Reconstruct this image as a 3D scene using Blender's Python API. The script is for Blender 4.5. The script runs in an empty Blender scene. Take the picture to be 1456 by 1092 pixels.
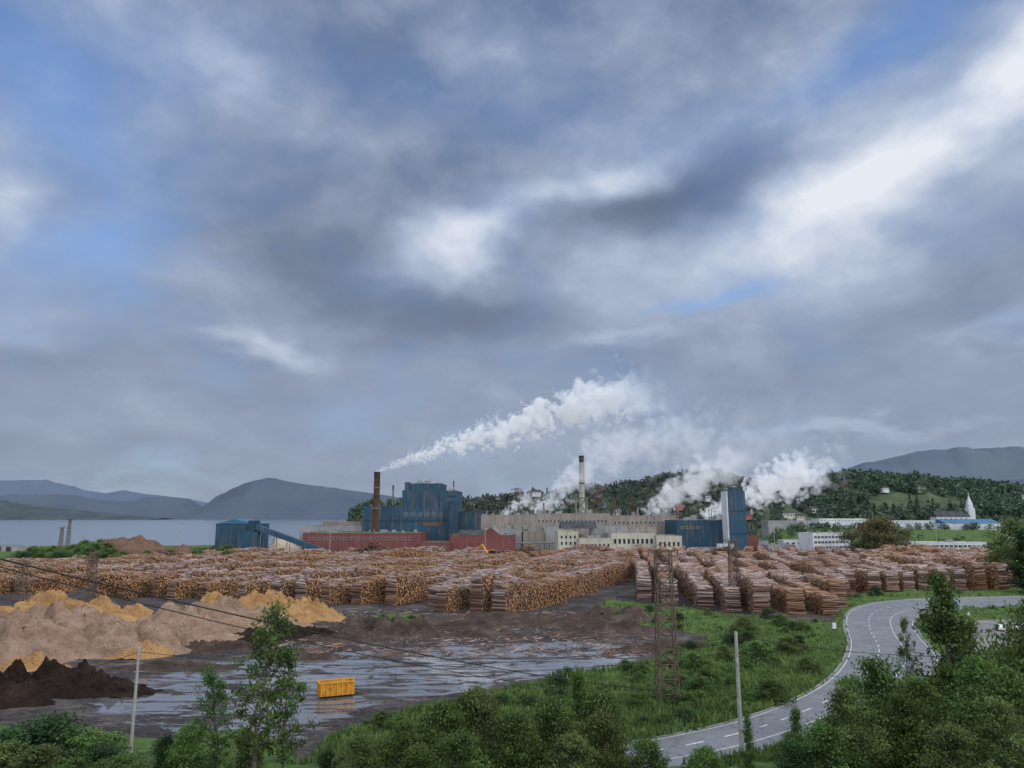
import bpy, bmesh, math, random
import numpy as np
from mathutils import Vector, Matrix, noise as mn
random.seed(7); rng=np.random.default_rng(7)
scene=bpy.context.scene
scene.view_settings.view_transform='Standard'; scene.view_settings.look='None'; scene.view_settings.exposure=0
# ---------------------------------------------------------------- survey helpers
H=30.0; TH=math.radians(10.0); F=1059.0
CT,ST=math.cos(TH),math.sin(TH)
def ray(u,v):
    up=546-v
    y=F*CT-up*ST
    return (u-728)/y,(F*ST+up*CT)/y
def G(u,v,z=0.0):
    a,b=ray(u,v); Y=(z-H)/b
    return (a*Y,Y)
def W(u,v,Y):
    a,b=ray(u,v); return a*Y,H+b*Y
def azel(u,v):
    a,b=ray(u,v); return math.atan2(a,1),math.atan2(b,math.sqrt(1+a*a))
# ---------------------------------------------------------------- node helpers
def setin(nt,s,v):
    if v is None: return
    if isinstance(v,bpy.types.NodeSocket): nt.links.new(v,s)
    else:
        try: s.default_value=v
        except Exception: s.default_value=tuple(v)+(1,)
def M(nt,op,a,b=None,c=None,clamp=False):
    n=nt.nodes.new('ShaderNodeMath'); n.operation=op; n.use_clamp=clamp
    for s,v in zip(n.inputs,(a,b,c)): setin(nt,s,v)
    return n.outputs[0]
def VM(nt,op,a,b=None):
    n=nt.nodes.new('ShaderNodeVectorMath'); n.operation=op
    for s,v in zip(n.inputs,(a,b)): setin(nt,s,v)
    return n.outputs['Value'] if op in('DOT_PRODUCT','LENGTH') else n.outputs[0]
def NZ(nt,vec,scale,detail=4,rough=.55,dist=0.,col=False):
    n=nt.nodes.new('ShaderNodeTexNoise'); setin(nt,n.inputs['Vector'],vec)
    n.inputs['Scale'].default_value=scale; n.inputs['Detail'].default_value=detail
    n.inputs['Roughness'].default_value=rough; n.inputs['Distortion'].default_value=dist
    return n.outputs['Color'] if col else n.outputs['Fac']
def RAMP(nt,f,stops):
    n=nt.nodes.new('ShaderNodeValToRGB'); setin(nt,n.inputs[0],f); e=n.color_ramp.elements
    while len(e)<len(stops): e.new(.5)
    for k,(p,c) in zip(e,stops):
        k.position=p; k.color=(c,c,c,1) if isinstance(c,(int,float)) else tuple(c)+(1,)
    return n.outputs[0]
def MIX(nt,f,a,b,mode='MIX'):
    n=nt.nodes.new('ShaderNodeMix'); n.data_type='RGBA'; n.blend_type=mode; n.clamp_factor=True
    setin(nt,n.inputs[0],f); setin(nt,n.inputs[6],a); setin(nt,n.inputs[7],b); return n.outputs[2]
def MAP(nt,vec,loc=(0,0,0),rot=(0,0,0),sc=(1,1,1),typ='POINT'):
    n=nt.nodes.new('ShaderNodeMapping'); n.vector_type=typ; setin(nt,n.inputs[0],vec)
    n.inputs['Location'].default_value=loc; n.inputs['Rotation'].default_value=rot; n.inputs['Scale'].default_value=sc
    return n.outputs[0]
def SEP(nt,v):
    n=nt.nodes.new('ShaderNodeSeparateXYZ'); setin(nt,n.inputs[0],v); return n.outputs
def COMB(nt,a,b,c):
    n=nt.nodes.new('ShaderNodeCombineXYZ')
    for s,v in zip(n.inputs,(a,b,c)): setin(nt,s,v)
    return n.outputs[0]
def newmat(name):
    m=bpy.data.materials.new(name); m.use_nodes=True; nt=m.node_tree
    return m,nt,nt.nodes['Principled BSDF']
def POS(nt): return nt.nodes.new('ShaderNodeNewGeometry').outputs['Position']
def OBJ(nt): return nt.nodes.new('ShaderNodeTexCoord').outputs['Object']
def BUMP(nt,h,strength,dist):
    n=nt.nodes.new('ShaderNodeBump'); setin(nt,n.inputs['Height'],h); n.inputs['Strength'].default_value=strength
    n.inputs['Distance'].default_value=dist; return n.outputs[0]
def simple(name,c1,c2,scale=.5,rough=.85,bump=0,bdist=.1,stretch=(1,1,1),world=True,metal=0,detail=3):
    m,nt,b=newmat(name)
    v=MAP(nt,POS(nt) if world else OBJ(nt),sc=stretch)
    n=NZ(nt,v,scale,detail,.62)
    setin(nt,b.inputs['Base Color'],RAMP(nt,n,[(.33,c1),(.67,c2)]))
    b.inputs['Roughness'].default_value=rough; b.inputs['Metallic'].default_value=metal
    b.inputs['Specular IOR Level'].default_value=.25
    if bump: setin(nt,b.inputs['Normal'],BUMP(nt,NZ(nt,v,scale*4,4,.6),bump,bdist))
    return m
def siding(name,c,dirt=(.15,.1,.07),pitch=1.2,amt=.65):
    m,nt,b=newmat(name); p=POS(nt); x,y,z=SEP(nt,p)[:3]
    hcoord=M(nt,'ADD',x,y)
    w=M(nt,'SINE',M(nt,'MULTIPLY',hcoord,6.283/pitch))
    big=NZ(nt,p,.07,4,.65); st=NZ(nt,MAP(nt,p,sc=(1,1,.12)),.5,4,.65)
    base=MIX(nt,RAMP(nt,big,[(.3,0.),(.7,1.)]),tuple(k*.75 for k in c),tuple(min(1,k*1.2) for k in c))
    base=MIX(nt,RAMP(nt,st,[(.50,0.),(.72,amt)]),base,dirt)
    seam=M(nt,'LESS_THAN',M(nt,'FRACT',M(nt,'DIVIDE',hcoord,pitch*5)),.05)
    base=MIX(nt,M(nt,'MULTIPLY',seam,.35),base,tuple(k*.5 for k in c))
    setin(nt,b.inputs['Base Color'],base); b.inputs['Roughness'].default_value=.6
    b.inputs['Specular IOR Level'].default_value=.3
    setin(nt,b.inputs['Normal'],BUMP(nt,w,.4,.1))
    return m
def leafmat(name,dark,light,brown=None,trans=.3):
    m,nt,b=newmat(name)
    at=nt.nodes.new('ShaderNodeAttribute'); at.attribute_name='tint'
    n=NZ(nt,POS(nt),.35,0,.6)
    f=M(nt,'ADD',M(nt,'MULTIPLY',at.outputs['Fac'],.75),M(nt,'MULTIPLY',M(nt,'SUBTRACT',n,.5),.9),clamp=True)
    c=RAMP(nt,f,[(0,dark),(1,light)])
    oi=nt.nodes.new('ShaderNodeObjectInfo')
    h=nt.nodes.new('ShaderNodeHueSaturation'); setin(nt,h.inputs['Color'],c); h.inputs['Saturation'].default_value=.92
    setin(nt,h.inputs['Hue'],M(nt,'ADD',.485,M(nt,'MULTIPLY',oi.outputs['Random'],.03)))
    setin(nt,h.inputs['Value'],M(nt,'ADD',.78,M(nt,'MULTIPLY',oi.outputs['Random'],.5)))
    c=h.outputs[0]
    setin(nt,b.inputs['Base Color'],c); b.inputs['Roughness'].default_value=.6; b.inputs['Specular IOR Level'].default_value=.2
    t=nt.nodes.new('ShaderNodeBsdfTranslucent'); setin(nt,t.inputs[0],c)
    mx=nt.nodes.new('ShaderNodeMixShader'); mx.inputs[0].default_value=trans
    nt.links.new(b.outputs[0],mx.inputs[1]); nt.links.new(t.outputs[0],mx.inputs[2])
    nt.links.new(mx.outputs[0],nt.nodes['Material Output'].inputs[0])
    return m
# ---------------------------------------------------------------- mesh helpers
def link(o,parent=None):
    scene.collection.objects.link(o)
    if parent: o.parent=parent
    return o
def empty(name,loc=(0,0,0),rz=0):
    o=bpy.data.objects.new(name,None); o.location=loc; o.rotation_euler=(0,0,rz); o.empty_display_size=1
    return link(o)
def qmesh(name,V,mats,mi=None,tint=None,smooth=False):
    V=np.asarray(V,dtype=np.float32); n=len(V); me=bpy.data.meshes.new(name)
    me.vertices.add(4*n); me.vertices.foreach_set('co',V.reshape(-1))
    me.loops.add(4*n); me.loops.foreach_set('vertex_index',np.arange(4*n,dtype=np.int32))
    me.polygons.add(n); me.polygons.foreach_set('loop_start',np.arange(0,4*n,4,dtype=np.int32))
    for m in mats: me.materials.append(m)
    if mi is not None: me.polygons.foreach_set('material_index',np.asarray(mi,dtype=np.int32))
    if tint is not None:
        a=me.attributes.new('tint','FLOAT','FACE'); a.data.foreach_set('value',np.asarray(tint,dtype=np.float32))
    me.update(calc_edges=True); me.validate()
    return me
class Q:
    def __init__(s): s.v=[];s.m=[];s.t=[]
    def add(s,quads,mi=0,tint=.5):
        q=np.asarray(quads,dtype=np.float32); s.v.append(q); s.m.append(np.full(len(q),mi))
        s.t.append(np.full(len(q),tint) if np.isscalar(tint) else np.asarray(tint))
    def mesh(s,name,mats): return qmesh(name,np.concatenate(s.v),mats,np.concatenate(s.m),np.concatenate(s.t))
    def obj(s,name,mats,parent=None): return link(bpy.data.objects.new(name,s.mesh(name,mats)),parent)
def box(x0,x1,y0,y1,z0,z1):
    p=lambda a,b,c:(a,b,c)
    return [[p(x0,y0,z0),p(x1,y0,z0),p(x1,y0,z1),p(x0,y0,z1)],[p(x1,y1,z0),p(x0,y1,z0),p(x0,y1,z1),p(x1,y1,z1)],
            [p(x0,y1,z0),p(x0,y0,z0),p(x0,y0,z1),p(x0,y1,z1)],[p(x1,y0,z0),p(x1,y1,z0),p(x1,y1,z1),p(x1,y0,z1)],
            [p(x0,y0,z1),p(x1,y0,z1),p(x1,y1,z1),p(x0,y1,z1)],[p(x0,y1,z0),p(x1,y1,z0),p(x1,y0,z0),p(x0,y0,z0)]]
def gable(x0,x1,y0,y1,z0,zr,axis='x',o=.4):
    x0-=o;x1+=o;y0-=o;y1+=o
    if axis=='x':
        ym=(y0+y1)/2
        return [[(x0,y0,z0),(x1,y0,z0),(x1,ym,zr),(x0,ym,zr)],[(x1,y1,z0),(x0,y1,z0),(x0,ym,zr),(x1,ym,zr)],
                [(x0,y1,z0),(x0,y0,z0),(x0,ym,zr),(x0,ym,zr-.01)],[(x1,y0,z0),(x1,y1,z0),(x1,ym,zr),(x1,ym,zr-.01)]]
    xm=(x0+x1)/2
    return [[(x0,y1,z0),(x0,y0,z0),(xm,y0,zr),(xm,y1,zr)],[(x1,y0,z0),(x1,y1,z0),(xm,y1,zr),(xm,y0,zr)],
            [(x0,y0,z0),(x1,y0,z0),(xm,y0,zr),(xm,y0,zr-.01)],[(x1,y1,z0),(x0,y1,z0),(xm,y1,zr),(xm,y1,zr-.01)]]
def tube(p0,p1,r0,r1,n=6,caps=False):
    p0=np.array(p0,float);p1=np.array(p1,float);d=p1-p0;L=np.linalg.norm(d)+1e-9;d/=L
    a=np.cross(d,[0,0,1.]) if abs(d[2])<.9 else np.cross(d,[1.,0,0]); a/=np.linalg.norm(a); b=np.cross(d,a)
    an=np.arange(n)*2*math.pi/n; ring=np.outer(np.cos(an),a)+np.outer(np.sin(an),b)
    A=p0+ring*r0;B=p1+ring*r1
    out=[[A[(i+1)%n],A[i],B[i],B[(i+1)%n]] for i in range(n)]
    if caps and n==6:
        for R in(A,B): out+= [[R[0],R[1],R[2],R[3]],[R[0],R[3],R[4],R[5]]]
    if caps and n==4: out+=[list(A),list(B)]
    return out
def polytube(pts,r,n=6):
    o=[]
    for i in range(len(pts)-1): o+=tube(pts[i],pts[i+1],r,r,n)
    return o
def inpoly(X,Y,poly):
    ins=np.zeros(np.shape(X),bool); n=len(poly); j=n-1
    for i in range(n):
        xi,yi=poly[i]; xj,yj=poly[j]
        c=((yi>Y)!=(yj>Y))&(X<(xj-xi)*(Y-yi)/((yj-yi) if yj!=yi else 1e-9)+xi); ins^=c; j=i
    return ins
def fb(x,y,s=1,o=4): return mn.fractal(Vector((x*s,y*s,3.3)),.9,2.1,o)
def cr(pts,k=8):
    P=[np.array(p,float) for p in pts]; P=[2*P[0]-P[1]]+P+[2*P[-1]-P[-2]]; out=[]
    for i in range(1,len(P)-2):
        for j in range(k):
            t=j/k; a,b,c,d=P[i-1:i+3]
            out.append(.5*(2*b+(c-a)*t+(2*a-5*b+4*c-d)*t*t+(3*b-a-3*c+d)*t**3))
    out.append(P[-2]); return out
# ---------------------------------------------------------------- camera
cam=bpy.data.cameras.new('camera'); cam.sensor_width=36; cam.lens=36*F/1456; cam.clip_end=80000; cam.clip_start=.5
co=link(bpy.data.objects.new('camera',cam)); co.location=(0,0,H); co.rotation_euler=(math.radians(90)+TH,0,0); scene.camera=co
# ---------------------------------------------------------------- world: sky with cloud layers
SUN_EL=math.radians(30); SUN_AZ=math.radians(115)
wd=bpy.data.worlds.new('World'); scene.world=wd; wd.use_nodes=True; nt=wd.node_tree
for n in list(nt.nodes): nt.nodes.remove(n)
tc=nt.nodes.new('ShaderNodeTexCoord').outputs['Generated']
sky=nt.nodes.new('ShaderNodeTexSky'); sky.sky_type='NISHITA'; sky.sun_disc=False
sky.sun_elevation=SUN_EL; sky.sun_rotation=SUN_AZ; sky.ozone_density=4; sky.dust_density=.3
x,y,z=SEP(nt,tc)[:3]
az=M(nt,'ARCTAN2',x,y); el=M(nt,'ARCSINE',z)
P=COMB(nt,az,el,0.)
zz=M(nt,'ADD',M(nt,'MAXIMUM',z,0.),.28)
q=COMB(nt,M(nt,'DIVIDE',x,zz),M(nt,'DIVIDE',y,zz),0.)
wn=NZ(nt,q,1.8,4,.6,col=True)
warp=VM(nt,'MULTIPLY',VM(nt,'SUBTRACT',wn,(.5,.5,.5)),(.24,.14,0))
Pw=VM(nt,'ADD',P,warp)
def blobs(lst,src,start):
    acc=start
    for (u,v,su,sv,rot,a) in lst:
        A,E=azel(u,v)
        mp=MAP(nt,src,(A,E,0),(0,0,math.radians(rot)),(su/1059,sv/1059,1),'TEXTURE')
        g=M(nt,'POWER',.3679,VM(nt,'DOT_PRODUCT',mp,mp))
        acc=M(nt,'MULTIPLY_ADD',g,a,acc)
    return acc
bright=[(650,345,120,28,18,.46),(850,258,180,24,16,.36),(1010,375,240,55,8,.28),
 (1350,175,210,46,24,.34),(1190,240,170,44,20,.26),(1450,50,120,50,30,.2),(1330,320,220,60,15,.14),
 (390,492,75,16,-12,.32),(860,492,60,14,8,.24),(1210,602,120,12,3,.24),(1440,460,80,18,15,.26),
 (0,270,50,80,0,.32),(250,60,180,60,-30,.12),(60,455,110,22,-8,.18),(800,620,300,60,0,.10),
 (560,120,230,120,-15,-.10),(540,400,210,55,-14,-.30),(900,282,160,30,8,-.34),(700,440,120,35,0,-.14),(330,300,110,80,0,-.10),
 (1300,520,260,60,5,-.05),(120,480,100,25,0,-.12)]
nb=NZ(nt,q,2.4,5,.52,0.); nb2=NZ(nt,MAP(nt,VM(nt,'ADD',P,VM(nt,'MULTIPLY',warp,(.5,.5,0))),rot=(0,0,-.2),sc=(1,1.6,1)),6.,6,.52)
amp=M(nt,'ADD',.48,M(nt,'MULTIPLY',el,.7))
nse=M(nt,'MULTIPLY',amp,M(nt,'ADD',M(nt,'MULTIPLY',M(nt,'SUBTRACT',nb,.5),.75),M(nt,'MULTIPLY',M(nt,'SUBTRACT',nb2,.5),1.05)))
B=M(nt,'ADD',blobs(bright,Pw,.46),nse,clamp=True)
ccol=RAMP(nt,B,[(0,(.11,.145,.225)),(.28,(.172,.220,.325)),(.5,(.285,.348,.485)),(.72,(.45,.53,.68)),(1,(.82,.86,.94))])
hz=M(nt,'POWER',.3679,M(nt,'MULTIPLY',M(nt,'ABSOLUTE',el),5.5))
ccol=MIX(nt,M(nt,'MULTIPLY',hz,.6),ccol,(.30,.345,.43))
blue=[(180,340,130,60,20,.55),(60,130,170,60,-20,.75),(90,40,150,60,0,.45),(1000,418,110,13,10,.6),(1270,50,160,50,20,.75),(350,60,120,60,0,.25),(700,60,300,110,0,.28),(950,170,160,40,12,.28),(1150,120,140,40,20,.28),(650,160,200,60,0,.25)]
C=M(nt,'ADD',blobs(blue,Pw,0.),M(nt,'MULTIPLY',M(nt,'SUBTRACT',nb2,.5),-1.2),clamp=True)
C=M(nt,'MULTIPLY',C,.75)
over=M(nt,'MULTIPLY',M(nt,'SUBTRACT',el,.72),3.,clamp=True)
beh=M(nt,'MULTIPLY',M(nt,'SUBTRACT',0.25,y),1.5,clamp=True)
ob=M(nt,'MAXIMUM',over,beh)  # sky overhead and behind the camera, brightened below to light the ground
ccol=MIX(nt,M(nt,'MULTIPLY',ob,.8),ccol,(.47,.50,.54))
bg1=nt.nodes.new('ShaderNodeBackground'); nt.links.new(MIX(nt,1.,sky.outputs[0],(.95,1.12,1.32),'MULTIPLY'),bg1.inputs[0]); bg1.inputs[1].default_value=.15
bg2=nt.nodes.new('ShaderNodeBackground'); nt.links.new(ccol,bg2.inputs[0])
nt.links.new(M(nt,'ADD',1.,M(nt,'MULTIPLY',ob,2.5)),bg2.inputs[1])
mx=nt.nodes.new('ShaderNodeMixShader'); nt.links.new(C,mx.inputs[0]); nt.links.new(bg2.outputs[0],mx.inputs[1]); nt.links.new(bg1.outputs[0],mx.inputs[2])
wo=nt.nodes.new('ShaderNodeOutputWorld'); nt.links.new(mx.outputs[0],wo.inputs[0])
sl=bpy.data.lights.new('sun','SUN'); sl.energy=1.3; sl.angle=math.radians(18); sl.color=(1,.94,.86)
so=link(bpy.data.objects.new('sun',sl))
sd=Vector((math.sin(SUN_AZ)*math.cos(SUN_EL),math.cos(SUN_AZ)*math.cos(SUN_EL),math.sin(SUN_EL)))
so.rotation_euler=sd.to_track_quat('Z','Y').to_euler()
# ---------------------------------------------------------------- ground
road_L=[(820,1072),(900,1056),(960,1045),(1040,1027),(1110,1003),(1165,975),(1196,945),(1206,915),(1200,888),(1207,869),(1240,858),(1300,852),(1380,849.5),(1456,848),(1650,845)]
road_R=[(900,1105),(1000,1090),(1080,1074),(1160,1048),(1235,1015),(1290,985),(1325,962),(1338,938),(1310,905),(1302,884),(1318,874),(1350,868),(1400,864.5),(1456,862),(1650,858)]
RL=cr([G(*p) for p in road_L]); RR=cr([G(*p) for p in road_R])
road_poly=[tuple(p) for p in RL]+[tuple(p) for p in RR[::-1]]
lot_poly=[G(*p) for p in [(1345,884),(1480,879),(1650,876),(1650,925),(1480,915),(1345,935)]]
grass_poly=[G(*p) for p in [(430,1100),(470,1052),(560,1018),(640,1006),(700,986),(780,972),(860,957),(930,940),(985,925),(1010,905),(930,893),(855,885),(838,870),(868,853),(950,863),(1060,877),(1185,886),(1196,855),(1240,842),(1456,840),(1700,836),(1900,1080)]]+[(300,60),(-50,60)]
grass2=[G(*p) for p in [(-300,1020),(0,1034),(90,1028),(170,1052),(240,1050),(330,1035),(400,1060),(430,1100)]]+[(-30,60),(-160,60)]
grass3=[G(*p) for p in [(505,882),(560,872),(600,880),(598,892),(540,890),(510,894)]]
grass4=[G(*p) for p in [(-100,812),(60,808),(150,798),(230,794),(330,792),(330,780),(-100,783)]]
def sea(X,Y):
    a=np.clip((Y-772-12*np.sin(X*.02))/25,0,1); b=np.clip((-.185*Y-25-X)/25,0,1)
    return np.minimum(a,b)
def gz(X,Y):
    X=np.asarray(X,float);Y=np.asarray(Y,float)
    t=np.clip(1-np.maximum(Y,-20)/98,0,1.2); z=27.5*t**1.25
    z=z-14*sea(X,Y)
    a=np.clip((Y-590)/190,0,1); b=np.clip((X-.31*Y)/45,0,1)   # town terrace on the right
    z=z+15*a*a*(3-2*a)*b*b*(3-2*b)
    return z
def gz1(x,y): return float(gz(np.array([x]),np.array([y]))[0])
def lines(segs):
    o=[]
    for a,b,s in segs: o+=list(np.arange(a,b,s))
    return o
xs=lines([(-400,-170,5),(-170,170,1.1),(170,400,5)]); g=[400*1.25**k for k in range(18)]
xs=sorted([-k for k in g[1:]]+xs+g)
ys=lines([(-60,96,4),(96,270,.9),(270,420,2.5),(420,900,8)])+[900*1.2**k for k in range(19)]
X,Y=np.meshgrid(np.array(xs),np.array(ys)); Z=gz(X,Y)
nx,ny=len(xs),len(ys)
gr=np.zeros_like(X)
for p in(grass_poly,grass2,grass3,grass4): gr=np.maximum(gr,inpoly(X,Y,p)*1.)
gr=np.where(Y<95,1,gr); gr=np.where((Y>600)&(X>.30*Y),1,gr); gr=np.where((Y>720),1,gr)
gr=np.where((Y<400)&(X>Y*.62),1,gr)
pud_poly=[G(*p) for p in [(120,1010),(200,962),(330,935),(520,925),(700,915),(860,908),(950,915),(900,950),(760,968),(640,990),(520,1005),(440,1060),(300,1045),(180,1035)]]
pu=inpoly(X,Y,pud_poly)*1.
pu2=inpoly(X,Y,[G(*p) for p in [(-50,930),(100,925),(260,880),(540,868),(640,872),(850,868),(860,905),(500,925),(200,965)]])*.35
pu=np.maximum(pu,pu2)
def blur(a,k):
    for _ in range(k):
        a[1:-1,1:-1]=(a[1:-1,1:-1]*2+a[:-2,1:-1]+a[2:,1:-1]+a[1:-1,:-2]+a[1:-1,2:])/6
    return a
gr=blur(gr,3); pu=blur(pu,5)
rp=inpoly(X,Y,road_poly)|inpoly(X,Y,lot_poly); far=blur(rp*1.,4)>0.01
rel=np.zeros_like(X); near=(Y>60)&(Y<420)&(np.abs(X)<260)
for i,j in np.argwhere(near): rel[i,j]=fb(X[i,j],Y[i,j],.07,5)
Z=Z+np.where(far,0,1)*(gr*np.clip(rel+.25,0,2)*1.1+(1-gr)*(1-np.clip(pu*1.3,0,1))*np.clip(rel,0,1)*.9)-.04*far
V=np.stack([X,Y,Z],-1).reshape(-1,3)
I=np.arange(nx*ny).reshape(ny,nx); Fc=np.stack([I[:-1,:-1],I[:-1,1:],I[1:,1:],I[1:,:-1]],-1).reshape(-1,4)
me=bpy.data.meshes.new('ground'); me.vertices.add(len(V)); me.vertices.foreach_set('co',V.astype(np.float32).reshape(-1))
me.loops.add(Fc.size); me.loops.foreach_set('vertex_index',Fc.astype(np.int32).reshape(-1)); me.polygons.add(len(Fc)); me.polygons.foreach_set('loop_start',np.arange(0,Fc.size,4,dtype=np.int32))
me.update(calc_edges=True); me.polygons.foreach_set('use_smooth',np.ones(len(Fc),bool))
for nm,a in(('grass',gr),('puddle',pu)):
    t=me.attributes.new(nm,'FLOAT','POINT'); t.data.foreach_set('value',a.astype(np.float32).reshape(-1))
gm,nt2,b=newmat('ground_mud_grass'); p=POS(nt2)
def ATT(nt,n):
    a=nt.nodes.new('ShaderNodeAttribute'); a.attribute_name=n; return a.outputs['Fac']
n1=NZ(nt2,p,.09,7,.70,.6); n2=NZ(nt2,p,1.2,4,.65)
pr=MAP(nt2,p,rot=(0,0,.35),sc=(.35,1.,1))
n3=NZ(nt2,pr,.20,7,.70,1.2); n4=NZ(nt2,MAP(nt2,p,rot=(0,0,-.5),sc=(.12,1,1)),.9,4,.6,.3)
mud=RAMP(nt2,n1,[(.3,(.018,.015,.015)),(.46,(.036,.030,.029)),(.56,(.080,.066,.061)),(.70,(.15,.127,.118))])
mud=MIX(nt2,RAMP(nt2,n4,[(.42,0.),(.62,.6)]),mud,(.015,.013,.014))
mud=MIX(nt2,RAMP(nt2,n2,[(.5,0.),(.7,.6)]),mud,(.15,.12,.105))
gcol=RAMP(nt2,NZ(nt2,p,.25,6,.7),[(.3,(.025,.042,.012)),(.5,(.060,.105,.022)),(.68,(.11,.16,.038)),(.8,(.16,.16,.08))])
gf=M(nt2,'ADD',ATT(nt2,'grass'),M(nt2,'MULTIPLY',M(nt2,'SUBTRACT',NZ(nt2,p,.35,5,.7),.5),1.3))
gf=RAMP(nt2,gf,[(.42,0.),(.58,1.)])
col=MIX(nt2,gf,mud,gcol)
pf=M(nt2,'ADD',M(nt2,'MULTIPLY',ATT(nt2,'puddle'),.19),M(nt2,'ADD',M(nt2,'MULTIPLY',n3,1.),M(nt2,'MULTIPLY',n4,.30)))
pf=RAMP(nt2,pf,[(.80,0.),(.822,1.)]); pf=M(nt2,'MULTIPLY',pf,M(nt2,'SUBTRACT',1.,gf)); pf=M(nt2,'MULTIPLY',pf,M(nt2,'GREATER_THAN',ATT(nt2,'puddle'),.12))
col=MIX(nt2,pf,col,(.12,.12,.13))
setin(nt2,b.inputs['Base Color'],col)
setin(nt2,b.inputs['Roughness'],M(nt2,'SUBTRACT',.85,M(nt2,'MULTIPLY',pf,.80)))
setin(nt2,b.inputs['Specular IOR Level'],M(nt2,'ADD',.2,M(nt2,'MULTIPLY',pf,.8)))
bh=M(nt2,'MULTIPLY',M(nt2,'ADD',n2,M(nt2,'MULTIPLY',n4,1.)),M(nt2,'SUBTRACT',1.,pf))
setin(nt2,b.inputs['Normal'],BUMP(nt2,bh,.9,.35))
me.materials.append(gm); link(bpy.data.objects.new('ground',me))
wm,ntw,b=newmat('water_surface'); b.inputs['Base Color'].default_value=(.12,.15,.19,1); b.inputs['Roughness'].default_value=.18
setin(ntw,b.inputs['Normal'],BUMP(ntw,NZ(ntw,MAP(ntw,POS(ntw),sc=(.6,1.4,1)),.12,5,.6),.35,.5))
link(bpy.data.objects.new('water',qmesh('water',[[(-16000,700,-3),(1500,700,-3),(1500,20000,-3),(-16000,20000,-3)]],[wm])))
# ---------------------------------------------------------------- road
asph,nta,b=newmat('asphalt'); p=POS(nta)
c=RAMP(nta,NZ(nta,p,.12,6,.65),[(.3,(.13,.135,.145)),(.7,(.20,.205,.215))]); c=MIX(nta,RAMP(nta,NZ(nta,p,2.5,3,.7),[(.4,0.),(.8,.4)]),c,(.09,.09,.095))
crk=nta.nodes.new('ShaderNodeTexVoronoi'); crk.feature='DISTANCE_TO_EDGE'; crk.inputs['Scale'].default_value=.13
setin(nta,crk.inputs['Vector'],VM(nta,'ADD',p,VM(nta,'MULTIPLY',NZ(nta,p,.3,4,.6,col=True),(5,5,0))))
c=MIX(nta,M(nta,'MULTIPLY',M(nta,'LESS_THAN',crk.outputs['Distance'],.012),.55),c,(.05,.05,.05))
setin(nta,b.inputs['Base Color'],c); b.inputs['Roughness'].default_value=.65; b.inputs['Specular IOR Level'].default_value=.3
paint=simple('road_paint',(.40,.40,.40),(.75,.75,.73),1.5,.7)
kerbm=simple('kerb_concrete',(.20,.20,.20),(.30,.29,.28),.6)
road=Q(); zr=.06
def L3(p,z): return (p[0],p[1],z)
for i in range(len(RL)-1): road.add([[L3(RL[i],zr),L3(RR[i],zr),L3(RR[i+1],zr),L3(RL[i+1],zr)]],0)
road.obj('road',[asph])
def lane(frac0,width,dash=None,z=zr+.006):
    qq=Q(); s=0
    for i in range(len(RL)-1):
        a0,b0,a1,b1=RL[i],RR[i],RL[i+1],RR[i+1]
        w0=np.linalg.norm(b0-a0); w1=np.linalg.norm(b1-a1)
        m0=a0+(b0-a0)*frac0; m1=a1+(b1-a1)*frac0; seg=np.linalg.norm(m1-m0)
        k=max(1,int(seg/1.0))
        for j in range(k):
            t0,t1=j/k,(j+1)/k; pos=s+seg*(t0)
            if dash and (pos%dash[1])>dash[0]: continue
            A=m0+(m1-m0)*t0; Bp=m0+(m1-m0)*t1; d0=(b0-a0)/w0*width/2; d1=(b1-a1)/w1*width/2
            qq.add([[L3(A-d0,z),L3(A+d0,z),L3(Bp+d1,z),L3(Bp-d1,z)]])
        s+=seg
    return qq
mk=Q()
for qq in(lane(.04,.16),lane(.96,.16),lane(.36,.26,(3,7)),lane(.66,.16)):
    mk.v+=qq.v; mk.m+=qq.m; mk.t+=qq.t
mk.obj('road_marking',[paint])
kb=Q()
for E,sgn in((RL,-1),(RR,1)):
    for i in range(len(RL)-1):
        d0=(RR[i]-RL[i]);d0/=np.linalg.norm(d0);d1=(RR[i+1]-RL[i+1]);d1/=np.linalg.norm(d1)
        a=E[i];b2=E[i+1];a2=a+d0*sgn*.3;b3=b2+d1*sgn*.3
        kb.add([[L3(a,.18),L3(b2,.18),L3(b3,.18),L3(a2,.18)],[L3(a,-.1),L3(b2,-.1),L3(b2,.18),L3(a,.18)],[L3(a2,-.1),L3(b3,-.1),L3(b3,.18),L3(a2,.18)]])
kb.obj('kerb',[kerbm])
lm=bpy.data.meshes.new('parking_lot'); lm.from_pydata([(a,b_,.03) for a,b_ in lot_poly],[],[list(range(len(lot_poly)))]); lm.materials.append(simple('lot_gravel',(.12,.115,.11),(.24,.225,.21),.15)); link(bpy.data.objects.new('parking_lot',lm))
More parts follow.
